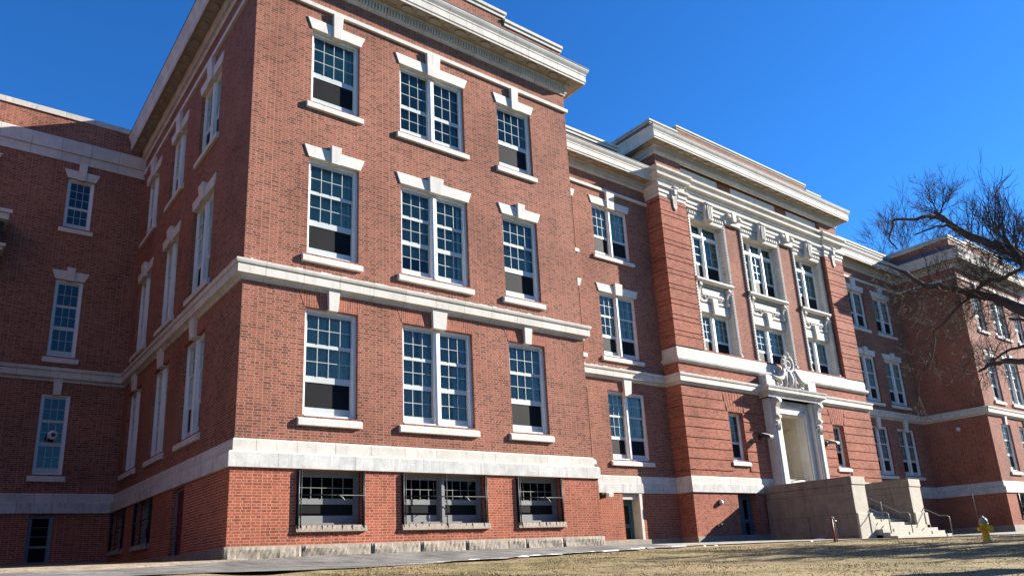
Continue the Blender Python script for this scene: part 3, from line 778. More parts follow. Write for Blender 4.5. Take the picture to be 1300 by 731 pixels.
for a, b in ((12, 19.2), (mir(19.2), XE0)):
    wall('link_parapet_wall', FB, a, b, 18.2, 18.92, [], 'roofing')
    sub([(a, 3.96), (b, 3.96)], COP(18.90), 'parapet_coping', 'stone_joint')
mb = MB(); mb.box(19.2, XC0, 3.98, 6, 18.1, 18.75); mb.box(XC1, mir(19.2), 3.98, 6, 18.1, 18.75); mb.build('link_roof_edge', 'roofing', B)
mb = MB(); mb.box(19.9, XC0-.01, 5.2, 7.5, 18.75, 19.7); mb.build('roof_upstand', 'stone', B)
CT = lambda z: [(-.3, z), (.03, z), (.03, z+.07), (.01, z+.085), (.08, z+.10), (.08, z+.19), (-.3, z+.205)]
FP = F('front', 3.5); xl, xr = 21.35, mir(21.35)
wall('parapet_wall', FP, xl, xr, 19.9, 21.08, [], 'brick'); wall('parapet_wall', F('left', xl), 3.5, 8, 19.9, 21.08, [], 'brick'); wall('parapet_wall', F('right', xr), 3.5, 8, 19.9, 21.08, [], 'brick')
wall('raised_parapet_wall', FP, 23.5, 35.75, 21.08, 21.44, [], 'brick')
sub([[(xl, 8), (xl, 3.5), (23.5, 3.5)], [(35.75, 3.5), (xr, 3.5), (xr, 8)]], CT(21.07), 'parapet_coping', 'stone_joint')
sub([(23.5, 3.9), (23.5, 3.5), (35.75, 3.5), (35.75, 3.9)], CT(21.42), 'parapet_coping', 'stone_joint')
mb = MB(); mb.box(xl+.3, xr-.3, 3.8, 8, 20.9, 21.05); mb.build('roof', 'roofing', B)

# roofs, and dark cores added inside to keep the rooms unlit
mb = MB()
mb.box(.02, 11.98, .02, 25, 18.35, 18.5); mb.box(-16, 0, 13.8, 25, 17.9, 18.0); mb.box(12, XC0, 4., 15, 18.2, 18.4)
mb.box(XC0+.02, XC1-.02, 3.12, 15, 19.9, 20.1); mb.box(XC1, XE0, 4., 15, 18.2, 18.4); mb.box(XE0+.02, XE1-.02, .02, 25, 18.35, 18.5)
mb.build('roof', 'roofing', B)
mb = MB()
mb.box(1.4, 11.4, 1.4, 25, -.5, 18.3); mb.box(-16, 1.3, 15.1, 25, -.5, 17.8); mb.box(11.5, XC0+2, 5.3, 15, -.5, 18.1)
mb.box(XC0+.6, 27.9, 4.9, 15, -.5, 19.8); mb.box(30.8, XC1-.6, 4.9, 15, -.5, 19.8); mb.box(27.9, 30.8, 5.4, 15, -.5, 19.8); mb.box(XC1-.6, XE0+1.4, 5.3, 15, -.5, 18.1); mb.box(XE0+1.4, XE1-.6, 1.4, 25, -.5, 18.3)
mb.build('interior_core', 'dark', B)
mb = MB()
for q in (((-16, 25), (12, 25)), ((12, 25), (12, 15)), ((12, 15), (XE0, 15)), ((XE0, 15), (XE0, 25)), ((XE0, 25), (XE1, 25)), ((XE1, 25), (XE1, 0)), ((-16, 13.75), (-16, 25))):
    (a, b), (c, d) = q; mb.quad((a, b, -.6), (c, d, -.6), (c, d, 18.6), (a, b, 18.6))
mb.quad((XC0, 8, 17.9), (XC0, 15, 17.9), (XC0, 15, 20.1), (XC0, 8, 20.1)); mb.quad((XC1, 8, 17.9), (XC1, 15, 17.9), (XC1, 15, 20.1), (XC1, 8, 20.1)); mb.quad((XC0, 15, 17.9), (XC1, 15, 17.9), (XC1, 15, 20.1), (XC0, 15, 20.1))
mb.build('rear_wall', 'brick', B, recalc=False)

# ---- centre: entablature, capitals, plinth course, bay surrounds
CP = [(XC0, 3.955), (XC0, 3.08), (22.85, 3.08), (22.85, 3.18), (mir(22.85), 3.18), (mir(22.85), 3.08), (XC1, 3.08), (XC1, 3.955)]
sub(CP, [(-.2, 16.62), (.05, 16.62), (.05, 16.80), (.10, 16.82), (.10, 17.02), (.20, 17.08), (.22, 17.20), (.05, 17.26), (.05, 17.48), (.12, 17.52), (.12, 17.60), (.29, 17.65), (.31, 17.77), (.18, 17.81), (.22, 17.93), (.37, 17.99), (.39, 18.10), (.05, 18.20), (-.2, 18.20)], 'entablature', 'terra')
PATHB = [(XC0, 3.955), (XC0, 3.08), (XC1, 3.08), (XC1, 3.955)]
sub(PATHB, [(-.25, 8.42), (.05, 8.42), (.05, 8.84), (.01, 8.9), (-.25, 8.9)], 'plinth_course', 'terra')
sub(PATHB, [(-.05, 8.16), (.06, 8.16), (.09, 8.20), (.15, 8.24), (.17, 8.32), (.15, 8.38), (.05, 8.418), (-.05, 8.418)], 'plinth_moulding', 'terra_dirty')
# frieze panels in the attic
mb = MB()
for a, b in ((22.95, 26.1), (27.3, 31.45), (32.65, 35.8)):
    fbox(mb, FBAY, a, b, -.02, .008, 18.34, 18.88)
    for q in ((a, b, 18.28, 18.34), (a, b, 18.82, 18.88)): fbox(mb, FBAY, q[0], q[1], .008, .035, q[2], q[3])
    for q in ((a, a+.06), (b-.06, b)): fbox(mb, FBAY, q[0], q[1], .008, .035, 18.34, 18.82)
mb.build('attic_panels', 'stone', B)
# pier capitals with pendants
def pendant(c, f, wd=.26):
    mb = MB()
    mb.prism([(c-wd, 17.3), (c+wd, 17.3), (c+wd*.9, 16.75), (c+wd*.55, 16.6), (c+wd*.5, 16.2), (c, 16.02), (c-wd*.5, 16.2), (c-wd*.55, 16.6), (c-wd*.9, 16.75)], lambda p: f(p[0], .16 if p[1] > 16.65 else .1, p[1]), lambda p: f(p[0], -.05, p[1]))
    fbox(mb, f, c-.1, c+.1, .05, .22, 16.85, 17.25)
    mb.tube([f(c-.2, .2, 17.22), f(c+.2, .2, 17.22)], .07, 8)
    return mb
for c in (22.0, mir(22.0)): pendant(c, FC).build('pendant_bracket', 'terra', B, bevel=.01)
for c in (26.88, mir(26.88)):
    mb = MB(); f = FBAY
    fbox(mb, f, c-.68, c+.68, -.05, .16, 16.45, 16.7)
    for s in (-1, 1): mb.tube([f(c+s*.45-.12, .25, 16.88), f(c+s*.45+.12, .25, 16.88)], .12, 10)
    mb.prism([(c-.2, 17.2), (c+.2, 17.2), (c+.12, 16.62), (c-.12, 16.62)], lambda p: f(p[0], .34, p[1]), lambda p: f(p[0], -.05, p[1]))
    mb.build('pier_capital', 'terra', B, bevel=.01)
def surround(a, b, ia, ib, nu):
    f = FBAY; z0, z1 = 8.9, 16.64
    mb = MB()
    for (p, q) in ((a, ia), (ib, b)):
        fbox(mb, f, p, q, -.02, .07, z0, z1)
    fbox(mb, f, ia, ib, -.02, .07, 16.15, z1)
    # deep panelled reveals
    for p, q in ((ia-.0, ia+.04), (ib-.04, ib+.0)): fbox(mb, f, p, q, -.62, .05, z0, 16.15)
    fbox(mb, f, ia+.04, ib-.04, -.62, .05, 16.11, 16.15)
    sr = mb.build('bay_surround', 'terra', B)
    bd = MB()   # beaded edge
    z = z0+.1
    while z < 16.6:
        for u in (a+.03, b-.03): fbox(bd, f, u-.028, u+.028, .07, .11, z, z+.07)
        z += .16
    zz_ = 12.95
    while zz_ < 16.05:   # carved ornament of the upper jambs
        for u in (ib-.05,):
            fbox(bd, f, u-.03, u+.01, -.26, -.08, zz_, zz_+.13); fbox(bd, f, u-.05, u-.03, -.21, -.13, zz_+.03, zz_+.1)
        zz_ += .2
    u = a+.15
    while u < b-.1:
        fbox(bd, f, u-.05, u+.05, .07, .13, 16.34, 16.5); u += .19
    bd.build('carved_ornament', 'terra_dirty', sr)
    c = (a+b)/2
    km = MB(); km.prism([(c-.24, 16.12), (c+.24, 16.12), (c+.33, 17.12), (c-.33, 17.12)], lambda p: f(p[0], .30+.06*(p[1]-16.1), p[1]), lambda p: f(p[0], -.05, p[1]))
    for s in (-.13, 0, .13): fbox(km, f, c+s-.03, c+s+.03, .3, .38, 16.2, 17.0)
    km.tube([f(c-.3, .36, 17.06), f(c+.3, .36, 17.06)], .07, 8); km.tube([f(c-.2, .32, 16.2), f(c+.2, .32, 16.2)], .055, 8)
    km.build('keystone', 'terra', sr, bevel=.008)
    # windows: upper with transom, lower
    fw2 = f.off(-.34)
    ia2, ib2 = ia+.04, ib-.04
    window(fw2, ia2, ib2, 12.98, 16.11, nu, 2, 'half', rec=.0, transom=15.44, sill=False, curtain=.8, mull=.17)
    window(fw2, ia2, ib2, 8.98, 11.15, 2, 3, 'C_low', rec=.0, sill=False, curtain=.9, mull=.24)
    sm_ = MB()
    sm_.molding([(a+.0, f.p), (b-.0, f.p)], [(-.5, 12.66), (.14, 12.66), (.16, 12.70), (.20, 12.74), (.20, 12.84), (.14, 12.88), (-.5, 12.97)])
    sm_.build('bay_sill', 'terra', sr)
    # spandrel panel
    sp = MB(); fbox(sp, f, ia2, ib2, -.40, -.20, 11.15, 12.66)
    fbox(sp, f, ia2+.35, ib2-.35, -.20, -.12, 12.0, 12.5); fbox(sp, f, ia2+.45, ib2-.45, -.12, -.08, 12.08, 12.42)
    sp.prism([(ia2+.02, 11.17), (ib2-.02, 11.17), (ib2-.1, 11.62), (ia2+.1, 11.62)], lambda p: f(p[0], -.12, p[1]), lambda p: f(p[0], -.25, p[1]))
    cc = (ia2+ib2)/2
    sp.prism([(cc-.16, 11.1), (cc+.16, 11.1), (cc+.22, 11.95), (cc-.22, 11.95)], lambda p: f(p[0], .0, p[1]), lambda p: f(p[0], -.25, p[1]))
    fbox(sp, f, ia2+.05, ib2-.05, -.2, -.13, 11.72, 11.84); fbox(sp, f, ia2+.02, ib2-.02, -.2, -.08, 12.54, 12.62)
    for u in (ia2+.16, ib2-.16):
        sp.prism([(-.2, 12.62), (.12, 12.62), (.12, 12.5), (.0, 12.25), (-.06, 11.9), (-.02, 11.72), (-.2, 11.66)], lambda p: f(u-.09, p[0], p[1]), lambda p: f(u+.09, p[0], p[1]))
        sp.tube([f(u-.1, .06, 12.5), f(u+.1, .06, 12.5)], .085, 10); sp.tube([f(u-.1, -.06, 11.8), f(u+.1, -.06, 11.8)], .06, 10)
    for s in (-1, 1):   # scrollwork beside the centre block
        sp.tube([f(cc+s*(.3+.1*t), -.1, 11.95+.1*math.sin(t*1.8)) for t in range(6)], .03, 6)
    sp.build('spandrel_panel', 'terra', sr, bevel=.006)
    for u in (a+.03, b-.03):
        st = MB(); fbox(st, f, u-.09, u+.09, .071, .14, 8.9, 9.12); fbox(st, f, u-.06, u+.06, .071, .11, 9.12, 9.2); st.build('jamb_foot', 'terra', sr)
surround(23.2, 26.18, 23.33, 26.05, 2); surround(27.59, 31.17, 27.72, 31.04, 3); surround(mir(26.18), mir(23.2), mir(26.05), mir(23.33), 2)

# ---- doorcase
dc = MB(); f = FC
for a, b in ((27.15, 27.80), (mir(27.80), mir(27.15))):
    fbox(dc, f, a, b, -.05, .42, 1.6, 6.95); fbox(dc, f, a+.08, b-.08, .42, .48, 1.6, 5.6)
    fbox(dc, f, a+.2, b-.2, .48, .53, 1.7, 5.4)
for a, b in ((27.80, 28.28), (mir(28.28), mir(27.80))):
    fbox(dc, f, a, b, -.05, .18, 1.6, 6.60); fbox(dc, f, a+.02, b-.3, .18, .26, 1.6, 6.5); 
fbox(dc, f, 28.28, mir(28.28), -.05, .18, 6.25, 6.95); fbox(dc, f, 27.80, mir(27.80), -.04, .17, 6.6, 6.95); fbox(dc, f, 28.2, mir(28.2), .18, .24, 6.25, 6.4)
fbox(dc, f, 28.35, mir(28.35), .17, .22, 6.56, 6.88)
for a, b in ((28.27, 28.33), (30.43, 30.49)): fbox(dc, f, a, b, -.36, .17, 1.6, 6.25)
fbox(dc, f, 28.33, 30.43, -.36, .17, 6.19, 6.248)
dc.build('doorcase', 'stone', B, bevel=.012)
for c in (27.475, mir(27.475)):   # consoles with scrolls and hanging leaves
    cr = MB()
    cr.prism([(.4, 6.93), (.72, 6.93), (.74, 6.7), (.62, 6.45), (.60, 6.1), (.52, 5.75), (.4, 5.6)], lambda p: f(c-.17, p[0], p[1]), lambda p: f(c+.17, p[0], p[1]))
    cr.tube([f(c-.21, .66, 6.78), f(c+.21, .66, 6.78)], .12, 12); cr.tube([f(c-.19, .56, 5.98), f(c+.19, .56, 5.98)], .09, 12)
    for k in range(5): cr.tube([f(c-.12+.06*k, .56, 5.75), f(c-.09+.045*k, .55, 5.3+.05*(k % 2))], [.05, .02], 6)
    cr.build('console', 'terra_dirty', B)
fr2 = MB()   # worn carved relief over the door
rnd = random.Random(4)
for k in range(14):
    u = 28.55+k*.12; h = .08+.05*rnd.random()
    fr2.tube([f(u, .225, 6.72-h), f(u+.05*rnd.uniform(-1, 1), .225, 6.72+h)], .022, 5)
fr2.build('carved_relief', 'terra_dirty', B)
hd = MB()
PD = [(26.95, 3.08), (31.81, 3.08)]
HP = [(26.95+.0, 3.05), (26.95, 2.55), (31.81, 2.55), (31.81, 3.05)]
hd.molding(HP, [(-.5, 6.96), (.02, 6.96), (.05, 7.05), (.05, 7.14), (.16, 7.2), (.22, 7.24), (.22, 7.36), (.26, 7.42), (.28, 7.50), (-.5, 7.54)])
fbox(hd, f, 27.0, 31.76, -.03, .5, 6.96, 7.5)
hd.build('door_hood', 'terra_dirty', B)
hb = MB(); fbox(hb, f, 27.1, 27.85, -.03, .45, 7.52, 8.12); fbox(hb, f, mir(27.85), mir(27.1), -.03, .45, 7.52, 8.12)
hb.prism([(27.85, 7.52), (mir(27.85), 7.52), (mir(27.85), 7.98), (30.5, 7.9), (30.1, 8.15), (29.9, 8.6), (28.86, 8.6), (28.6, 8.15), (28.2, 7.9), (27.85, 7.98)], lambda p: f(p[0], .28, p[1]), lambda p: f(p[0], -.02, p[1]))
hb.build('hood_blocking', 'terra', B, bevel=.015)
og = MB(); c = 29.38
ring = [(c+.40*math.cos(t*math.pi/10), 8.92+.42*math.sin(t*math.pi/10)) for t in range(21)]
og.tube([f(u, .36, z) for u, z in ring], .11, 8, caps=False)
og.tube([f(c+.2*math.cos(t*math.pi/8), .36, 8.92+.2*math.sin(t*math.pi/8)) for t in range(17)], .06, 6, caps=False)
for t in range(14):
    a = t*2*math.pi/14; og.tube([f(c+.46*math.cos(a), .42, 8.92+.48*math.sin(a)), f(c+.56*math.cos(a+.15), .36, 8.92+.57*math.sin(a+.15))], [.07, .03], 6)
for s in (-1, 1):   # scrolls and ribbons
    og.tube([f(c+s*x, .34+dy, z) for x, z, dy in ((.45, 8.6, .05), (.62, 8.35, .08), (.80, 8.12, .1), (1.1, 8.0, .12), (1.5, 8.06, .1), (1.75, 8.18, .06))], [.10, .12, .13, .12, .10, .05], 8)
    og.tube([f(c+s*(1.0+.16*math.cos(t*.7)), .40, 7.84+.14*math.sin(t*.7)) for t in range(9)], .05, 6)
    og.tube([f(c+s*x, .36, z) for x, z in ((.3, 8.5), (.42, 8.15), (.36, 7.85), (.5, 7.62))], [.10, .13, .10, .05], 8)
og.tube([f(c, .34, 8.5), f(c, .40, 8.1), f(c, .36, 7.7)], [.16, .2, .12], 8)
og.tube([f(c, .4, 9.35), f(c, .42, 9.5), f(c, .38, 9.62)], [.12, .1, .03], 8)
og.build('carved_crest', 'terra_dirty', B)
# vestibule behind the doorway
vb = MB(); xa, xb, za, zt = 28.2, 30.56, 1.62, 6.30
vb.quad((xb, 3.0, za), (xb, 4.85, za), (xb, 4.85, zt), (xb, 3.0, zt)); vb.quad((xa, 4.85, za), (xa, 3.0, za), (xa, 3.0, zt), (xa, 4.85, zt))
vb.quad((xa, 3.0, zt), (xb, 3.0, zt), (xb, 4.85, zt), (xa, 4.85, zt)); vb.quad((xa, 3.0, za), (xb, 3.0, za), (xb, 4.85, za), (xa, 4.85, za)); vb.quad((xa, 4.85, za), (xb, 4.85, za), (xb, 4.85, zt), (xa, 4.85, zt))
vbo = vb.build('vestibule', 'beige', B, recalc=False)
vp = MB(); ff = F('left', xb)
for a, b, z0, z1 in ((3.35, 4.0, 1.8, 5.75), (4.08, 4.5, 1.8, 5.75)):
    for q in ((a, a+.07, z0, z1), (b-.07, b, z0, z1), (a, b, z0, z0+.08), (a, b, z1-.08, z1), (a+.2, b-.2, z1-.4, z1-.32)): fbox(vp, ff, q[0], q[1], 0, .035, q[2], q[3])
vp.build('panel_moulding', 'beige', vbo)
door(F('front', 4.5), 28.4, 30.36, 1.63, 4.6, 'teal', rec=.2, leaves=2, label='front entrance double door deep in the stone doorway', frame='teal')

# left wing: timber hood of the bay window
hb2 = MB()
hb2.molding([(-9, 12.5), (-4.68, 12.5), (-4.68, 13.75)][::1], [(-.3, 12.58), (.0, 12.58), (.03, 12.62), (.03, 12.82), (.10, 12.9), (.12, 13.02), (-.3, 13.06)]) if False else None
fbox(hb2, F('front', 13.75), -9, -4.62, 0, 1.2, 12.75, 13.05); fbox(hb2, F('front', 13.75), -9, -4.54, 0, 1.28, 13.0, 13.14)
fbox(hb2, F('front', 13.75), -9, -4.68, 0, 1.0, 11.62, 11.78); fbox(hb2, F('front', 13.75), -9, -4.60, 0, 1.1, 11.74, 11.85)
for u in (-4.95, -6.2, -7.4): fbox(hb2, F('front', 13.75), u, u+.14, 0, .7, 11.2, 11.62)
hb2.build('bay_hood', 'stone', B)
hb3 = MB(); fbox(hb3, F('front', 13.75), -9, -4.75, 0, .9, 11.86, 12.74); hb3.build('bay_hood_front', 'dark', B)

# assumed opposite wing of the left court, outside the frame, added to darken it
wo = [(-15.2, -13.4, *R1), (-15.2, -13.4, *R2), (-15.2, -13.4, *R3)]
for a, b, c, d in wo: window(F('front', 1.0), a, b, c, d, 1, 4, 'tall', lintel=.37, curtain=.3)
wall('added_wing_wall', F('front', 1.0), -22, -10.5, -.3, 19.1, wo, 'brick')
wall('added_wing_side_wall', F('right', -10.5), 1.0, 13.75, -.3, 19.1, [], 'brick')
mb = MB(); mb.box(-22, -10.6, 2.2, 13.7, -.3, 18.9); mb.build('interior_core', 'dark', B)
sub([(-22, 1.0), (-10.5, 1.0), (-10.5, 13.7)], [(-.05, 7.10), (.06, 7.10), (.20, 7.22), (.255, 7.54), (.03, 7.66), (-.05, 7.66)], 'belt_course', 'stone_joint')
sub([(-22, 1.0), (-10.5, 1.0), (-10.5, 13.7)], [(-.3, 18.8), (.3, 18.8), (.5, 19.2), (-.3, 19.25)], 'corona', 'terra')

# ------------------------------------------------------------ entrance steps
ST = empty('entrance_steps', (29.38, 0, -.25)); tag(ST, 'broad granite entrance stairway between two massive stone side walls', 'steps')
O = (29.38, 0, -.25)
for a in (26.2, mir(27.3)):
    b = a+1.1; mb = MB(); mb.box(a, b, -1.35, 3.02, -.5, 2.18); local(mb, O).build('wing_wall', 'granite_grey', ST, bevel=.02)
    mb = MB(); mb.box(a-.02, b+.02, -1.38, 3.03, 2.185, 2.54); local(mb, O).build('wall_coping', 'granite_grey', ST, bevel=.025)
    mb = MB(); mb.box(b-.2, b+.16, -1.45, -.6, -.5, .95); mb.box(a+.005, b-.2, -1.42, -1.3, -.5, .95); local(mb, O).build('wall_plinth', 'granite_light', ST, bevel=.03)
    mb = MB(); mb.box(a-.006, b+.006, -1.365, -1.345, .955, 2.18); mb.box(a-.026, b+.026, -1.4, -1.378, 2.19, 2.53); local(mb, O).build('wall_end_facing', 'granite_light', ST)  # paler slabs paint the sunlit look onto the front end of the wall
mb = MB(); mb.box(25.9, 26.2, 1.6, 3.0, -.5, .02); local(mb, O).build('lower_kerb', 'granite', ST)
nst = 12; rise = (1.64+.24)/nst
for i in range(nst):
    y0 = -2.35+i*.30; mb = MB(); z1_ = -.24+rise*(i+1)
    x0, x1 = (27.45, mir(27.2)-.0) if y0 < -1.45 else (27.3, mir(27.3))
    if y0 < -1.45: x1 = 32.75
    mb.box(x0, x1, y0, y0+.34 if i < nst-1 else 3.0, z1_-rise-.1 if i else -.5, z1_)
    local(mb, O).build('step', 'granite_light', ST, bevel=.012)
def rail(x, ylow, nposts=2, bend=True):
    mb = MB(); sl = rise/.30
    zt = lambda y: -.24+rise+max(0, (y+2.35))*sl+.82
    pts = [(x, ylow-.12, zt(ylow)-.9), (x, ylow-.12, zt(ylow)-.08), (x, ylow-.02, zt(ylow)), (x, ylow+.3, zt(ylow)+.02), (x, 1.1, zt(1.1)), (x, 1.5, zt(1.1)+.02)]
    mb.tube(pts, .024, 8)
    for y in ([ylow+1.1] if nposts == 2 else [])+[1.1]: mb.tube([(x, y, zt(y)), (x, y, zt(y)-.84)], .02, 8)
    local(mb, O).build('handrail', 'steel', ST)
rail(27.42, -2.0); rail(29.38, -2.0); rail(32.5, -2.35)
pl = MB(); pl.tube([(27.0, 2.0, 2.54), (27.0, 2.0, 2.72), (27.0, 1.2, 2.72), (27.0, 1.2, 2.54)], .02, 6); local(pl, O).build('wall_loop', 'bars', ST)
# hatch set in the side wall
hm = MB(); hm.box(26.155, 26.2, .9, 2.4, .0, .95); local(hm, O).build('wall_hatch', 'granite_grey', ST)

# ------------------------------------------------------------ small things
def sconce(x, lab):
    l = (x, 2.98, 4.95); mb = MB(); mb.box(-.09, .09, -.04, .1, -.12, .12); mb.tube([(0, -.02, 0), (0, -.22, .03)], .05, 8)
    o = empty('wall_light', l); tag(o, lab, 'wall light', 'box lights flanking the main doorway')
    mb.build('wall_bracket', 'black', o)
    mb = MB(); mb.hexa([(-.15, -.62, -.16), (.15, -.62, -.16), (.15, -.15, .0), (-.15, -.15, .0), (-.15, -.62, -.02), (.15, -.62, -.02), (.15, -.15, .15), (-.15, -.15, .15)]); mb.build('lamp_housing', 'black', o, bevel=.02)
    mb = MB(); mb.hexa([(-.13, -.60, -.015), (.13, -.60, -.015), (.13, -.17, .155), (-.13, -.17, .155), (-.13, -.60, .01), (.13, -.60, .01), (.13, -.17, .18), (-.13, -.17, .18)]); mb.build('lamp_cover', 'lampwhite', o)
sconce(26.45, 'black box light on the brick left of the main doorway'); sconce(mir(26.45)+.2, 'black box light on the brick right of the main doorway')
o = empty('wall_light', (22.71, 3.07, 1.78)); tag(o, 'round white light on the brick of the central block beside the basement door', 'wall light')
mb = MB(); mb.lathe([(.12, 0), (.13, .03), (.12, .06)], 0, 0, 0, 16); q = mb.build('mounting_plate', 'black', o); q.rotation_euler = (R(90), 0, 0)
mb = MB(); mb.lathe([(.11, .06), (.11, .1), (.09, .14), (.05, .165), (.01, .17)], 0, 0, 0, 16); q = mb.build('lamp_globe', 'lampwhite', o); q.rotation_euler = (R(90), 0, 0)
o = empty('wall_light', (46.75, 1.86, 6.45)); tag(o, 'small white light high on the shaded side of the far wing', 'wall light')
mb = MB(); mb.lathe([(.13, 0), (.13, .06), (.09, .12), (.02, .15)], 0, 0, 0, 14); q = mb.build('lamp_globe', 'lampwhite', o); q.rotation_euler = (0, R(-90), 0)
o = empty('floodlight', (16.2, 3.83, 2.12)); tag(o, 'small floodlight under the stone band left of the teal door', 'floodlight')
mb = MB(); mb.hexa([(-.02, -.30, -.12), (.24, -.30, -.12), (.24, -.1, -.1), (-.02, -.1, -.1), (-.02, -.34, .04), (.24, -.34, .04), (.24, -.1, .1), (-.02, -.1, .1)]); mb.build('lamp_housing', 'lampwhite', o, bevel=.015)
mb = MB(); mb.box(-.2, -.03, -.14, .1, -.14, .08); mb.build('junction_box', 'black', o)
o = empty('pipe_fitting', (22.36, 3.07, .79)); tag(o, 'short twin pipe outlet on the brick low beside the basement door', 'pipe fitting')
mb = MB(); mb.tube([(0, 0, 0), (0, -.12, 0), (.16, -.16, .03)], .03, 8); mb.tube([(-.1, 0, -.05), (-.1, -.14, -.05)], .035, 8); mb.build('pipe', 'bars', o)
# security camera by left wing window
o = empty('security_camera', (-2.3, 13.6, 5.05)); tag(o, 'round white camera dome in front of the lowest left wing window', 'camera')
mb = MB(); mb.lathe([(.17, 0), (.17, .07), (.1, .12)], 0, 0, 0, 16); q = mb.build('dome_ring', 'lampwhite', o); q.rotation_euler = (R(90), 0, 0)
mb = MB(); mb.lathe([(.075, .12), (.07, .17), (.02, .2)], 0, 0, 0, 12); q = mb.build('dome_lens', 'black', o); q.rotation_euler = (R(90), 0, 0)

# hydrant
hx, hy = 19.3, -8.95; hz = gh(hx, hy)
o = empty('fire_hydrant', (hx, hy, hz)); tag(o, 'yellow fire hydrant with silver bonnet and tall marker rod on the lawn', 'fire hydrant')
mb = MB(); mb.lathe([(.15, -.1), (.15, .03), (.115, .05), (.10, .12), (.10, .5), (.125, .52), (.125, .56), (.1, .57)], 0, 0, 0, 20); mb.build('barrel', 'yellow', o)
mb = MB(); mb.lathe([(.125, .57), (.125, .6), (.11, .66), (.07, .72), (.03, .74), (.025, .78)], 0, 0, 0, 20); mb.build('bonnet', 'silver', o)
for s in ((-1, .35, .05, .13), (-.4, -.92, .07, .15)):
    mb = MB(); d = Vector((s[0], s[1], 0)).normalized()
    mb.tube([d*.08+Vector((0, 0, .4)), d*.20+Vector((0, 0, .4))], s[2], 12); mb.tube([d*.19+Vector((0, 0, .4)), d*.25+Vector((0, 0, .4))], s[2]*1.3, 6); mb.build('nozzle', 'yellow', o)
mb = MB(); mb.tube([(.0, .13, .5), (-0.01, .13, 1.2), (-.03, .13, 1.85)], [.009, .007, .005], 6); mb.build('marker_rod', 'steel', o)
# red standpipe by the steps
px, py_ = 20.4, -3.55; pz_ = g0(px, py_)
o = empty('standpipe', (px, py_, pz_)); tag(o, 'red standpipe with a grey steel guard post before the stair wall', 'standpipe')
mb = MB(); mb.tube([(-.09, 0, -.1), (-.09, 0, .9)], .042, 10); mb.tube([(-.09, 0, .86), (-.09, 0, .94)], [.055, .03], 10); mb.build('pipe', 'red', o)
mb = MB(); mb.tube([(.05, -.02, -.1), (.02, -.02, .84), (-.05, -.03, .95)], .025, 8); mb.tube([(.0, -.03, .80), (.13, -.04, .76)], .03, 8); mb.build('guard_post', 'steel', o)

# ------------------------------------------------------------ trees
def twigs(mb, p, d, L, r, depth, rnd, spread=.65, up=.12, seg=3, jit=.28, n0=(2, 3)):
    """recursive twig"""
    n = 4; pts = [p]; q = p.copy(); dd = d.copy()
    for i in range(n):
        dd = (dd+Vector((rnd.uniform(-1, 1), rnd.uniform(-1, 1), rnd.uniform(-1, 1)))*jit+Vector((0, 0, up))*.5).normalized()
        q = q+dd*L/n; pts.append(q.copy())
    rr = [r, r*.88, r*.78, r*.68, r*.55]
    mb.tube(pts, rr, seg if r < .012 else 5, caps=False)
    if depth <= 0: return
    for k in range(rnd.choice(n0)+1):
        i = rnd.choice([1, 2, 3, 4]); nd = (dd+Vector((rnd.uniform(-1, 1), rnd.uniform(-1, 1), rnd.uniform(-.8, 1)))*spread).normalized()
        twigs(mb, pts[i], nd, L*rnd.uniform(.55, .85), max(r*.6, .0022), depth-1, rnd, spread, up, seg, jit, n0)
def limb(mb, pts, r0, r1, seg=8, jit=.0, rnd=None):
    # subdivide and roughen
    P = [Vector(p) for p in pts]; out = []; n = len(P)
    for i in range(n-1):
        for k in range(3): 
            t = k/3; q = P[i].lerp(P[i+1], t)
            if rnd and not (i == 0 and k == 0): q += Vector((rnd.uniform(-1, 1), rnd.uniform(-1, 1), rnd.uniform(-1, 1)))*jit
            out.append(q)
    out.append(P[-1]); m_ = len(out)
    rad = [r0+(r1-r0)*(i/(m_-1)) for i in range(m_)]
    if rnd: rad = [x*rnd.uniform(.88, 1.14) for x in rad]
    mb.tube(out, rad, seg); return out
rnd = random.Random(21)
T = (8.75, -15.9, gh(8.75, -15.9))
tree = empty('bare_tree', T); tag(tree, 'bare dark tree with gnarled limbs reaching in front of the right wing', 'tree')
tm = MB(); 
tr = limb(tm, [(8.75, -15.9, T[2]-.2), (8.72, -15.88, .1), (8.6, -15.8, 1.0), (8.57, -15.67, 1.62)], .42, .27, 12, .02, rnd)
local(tm, T).build('trunk', 'bark', tree)
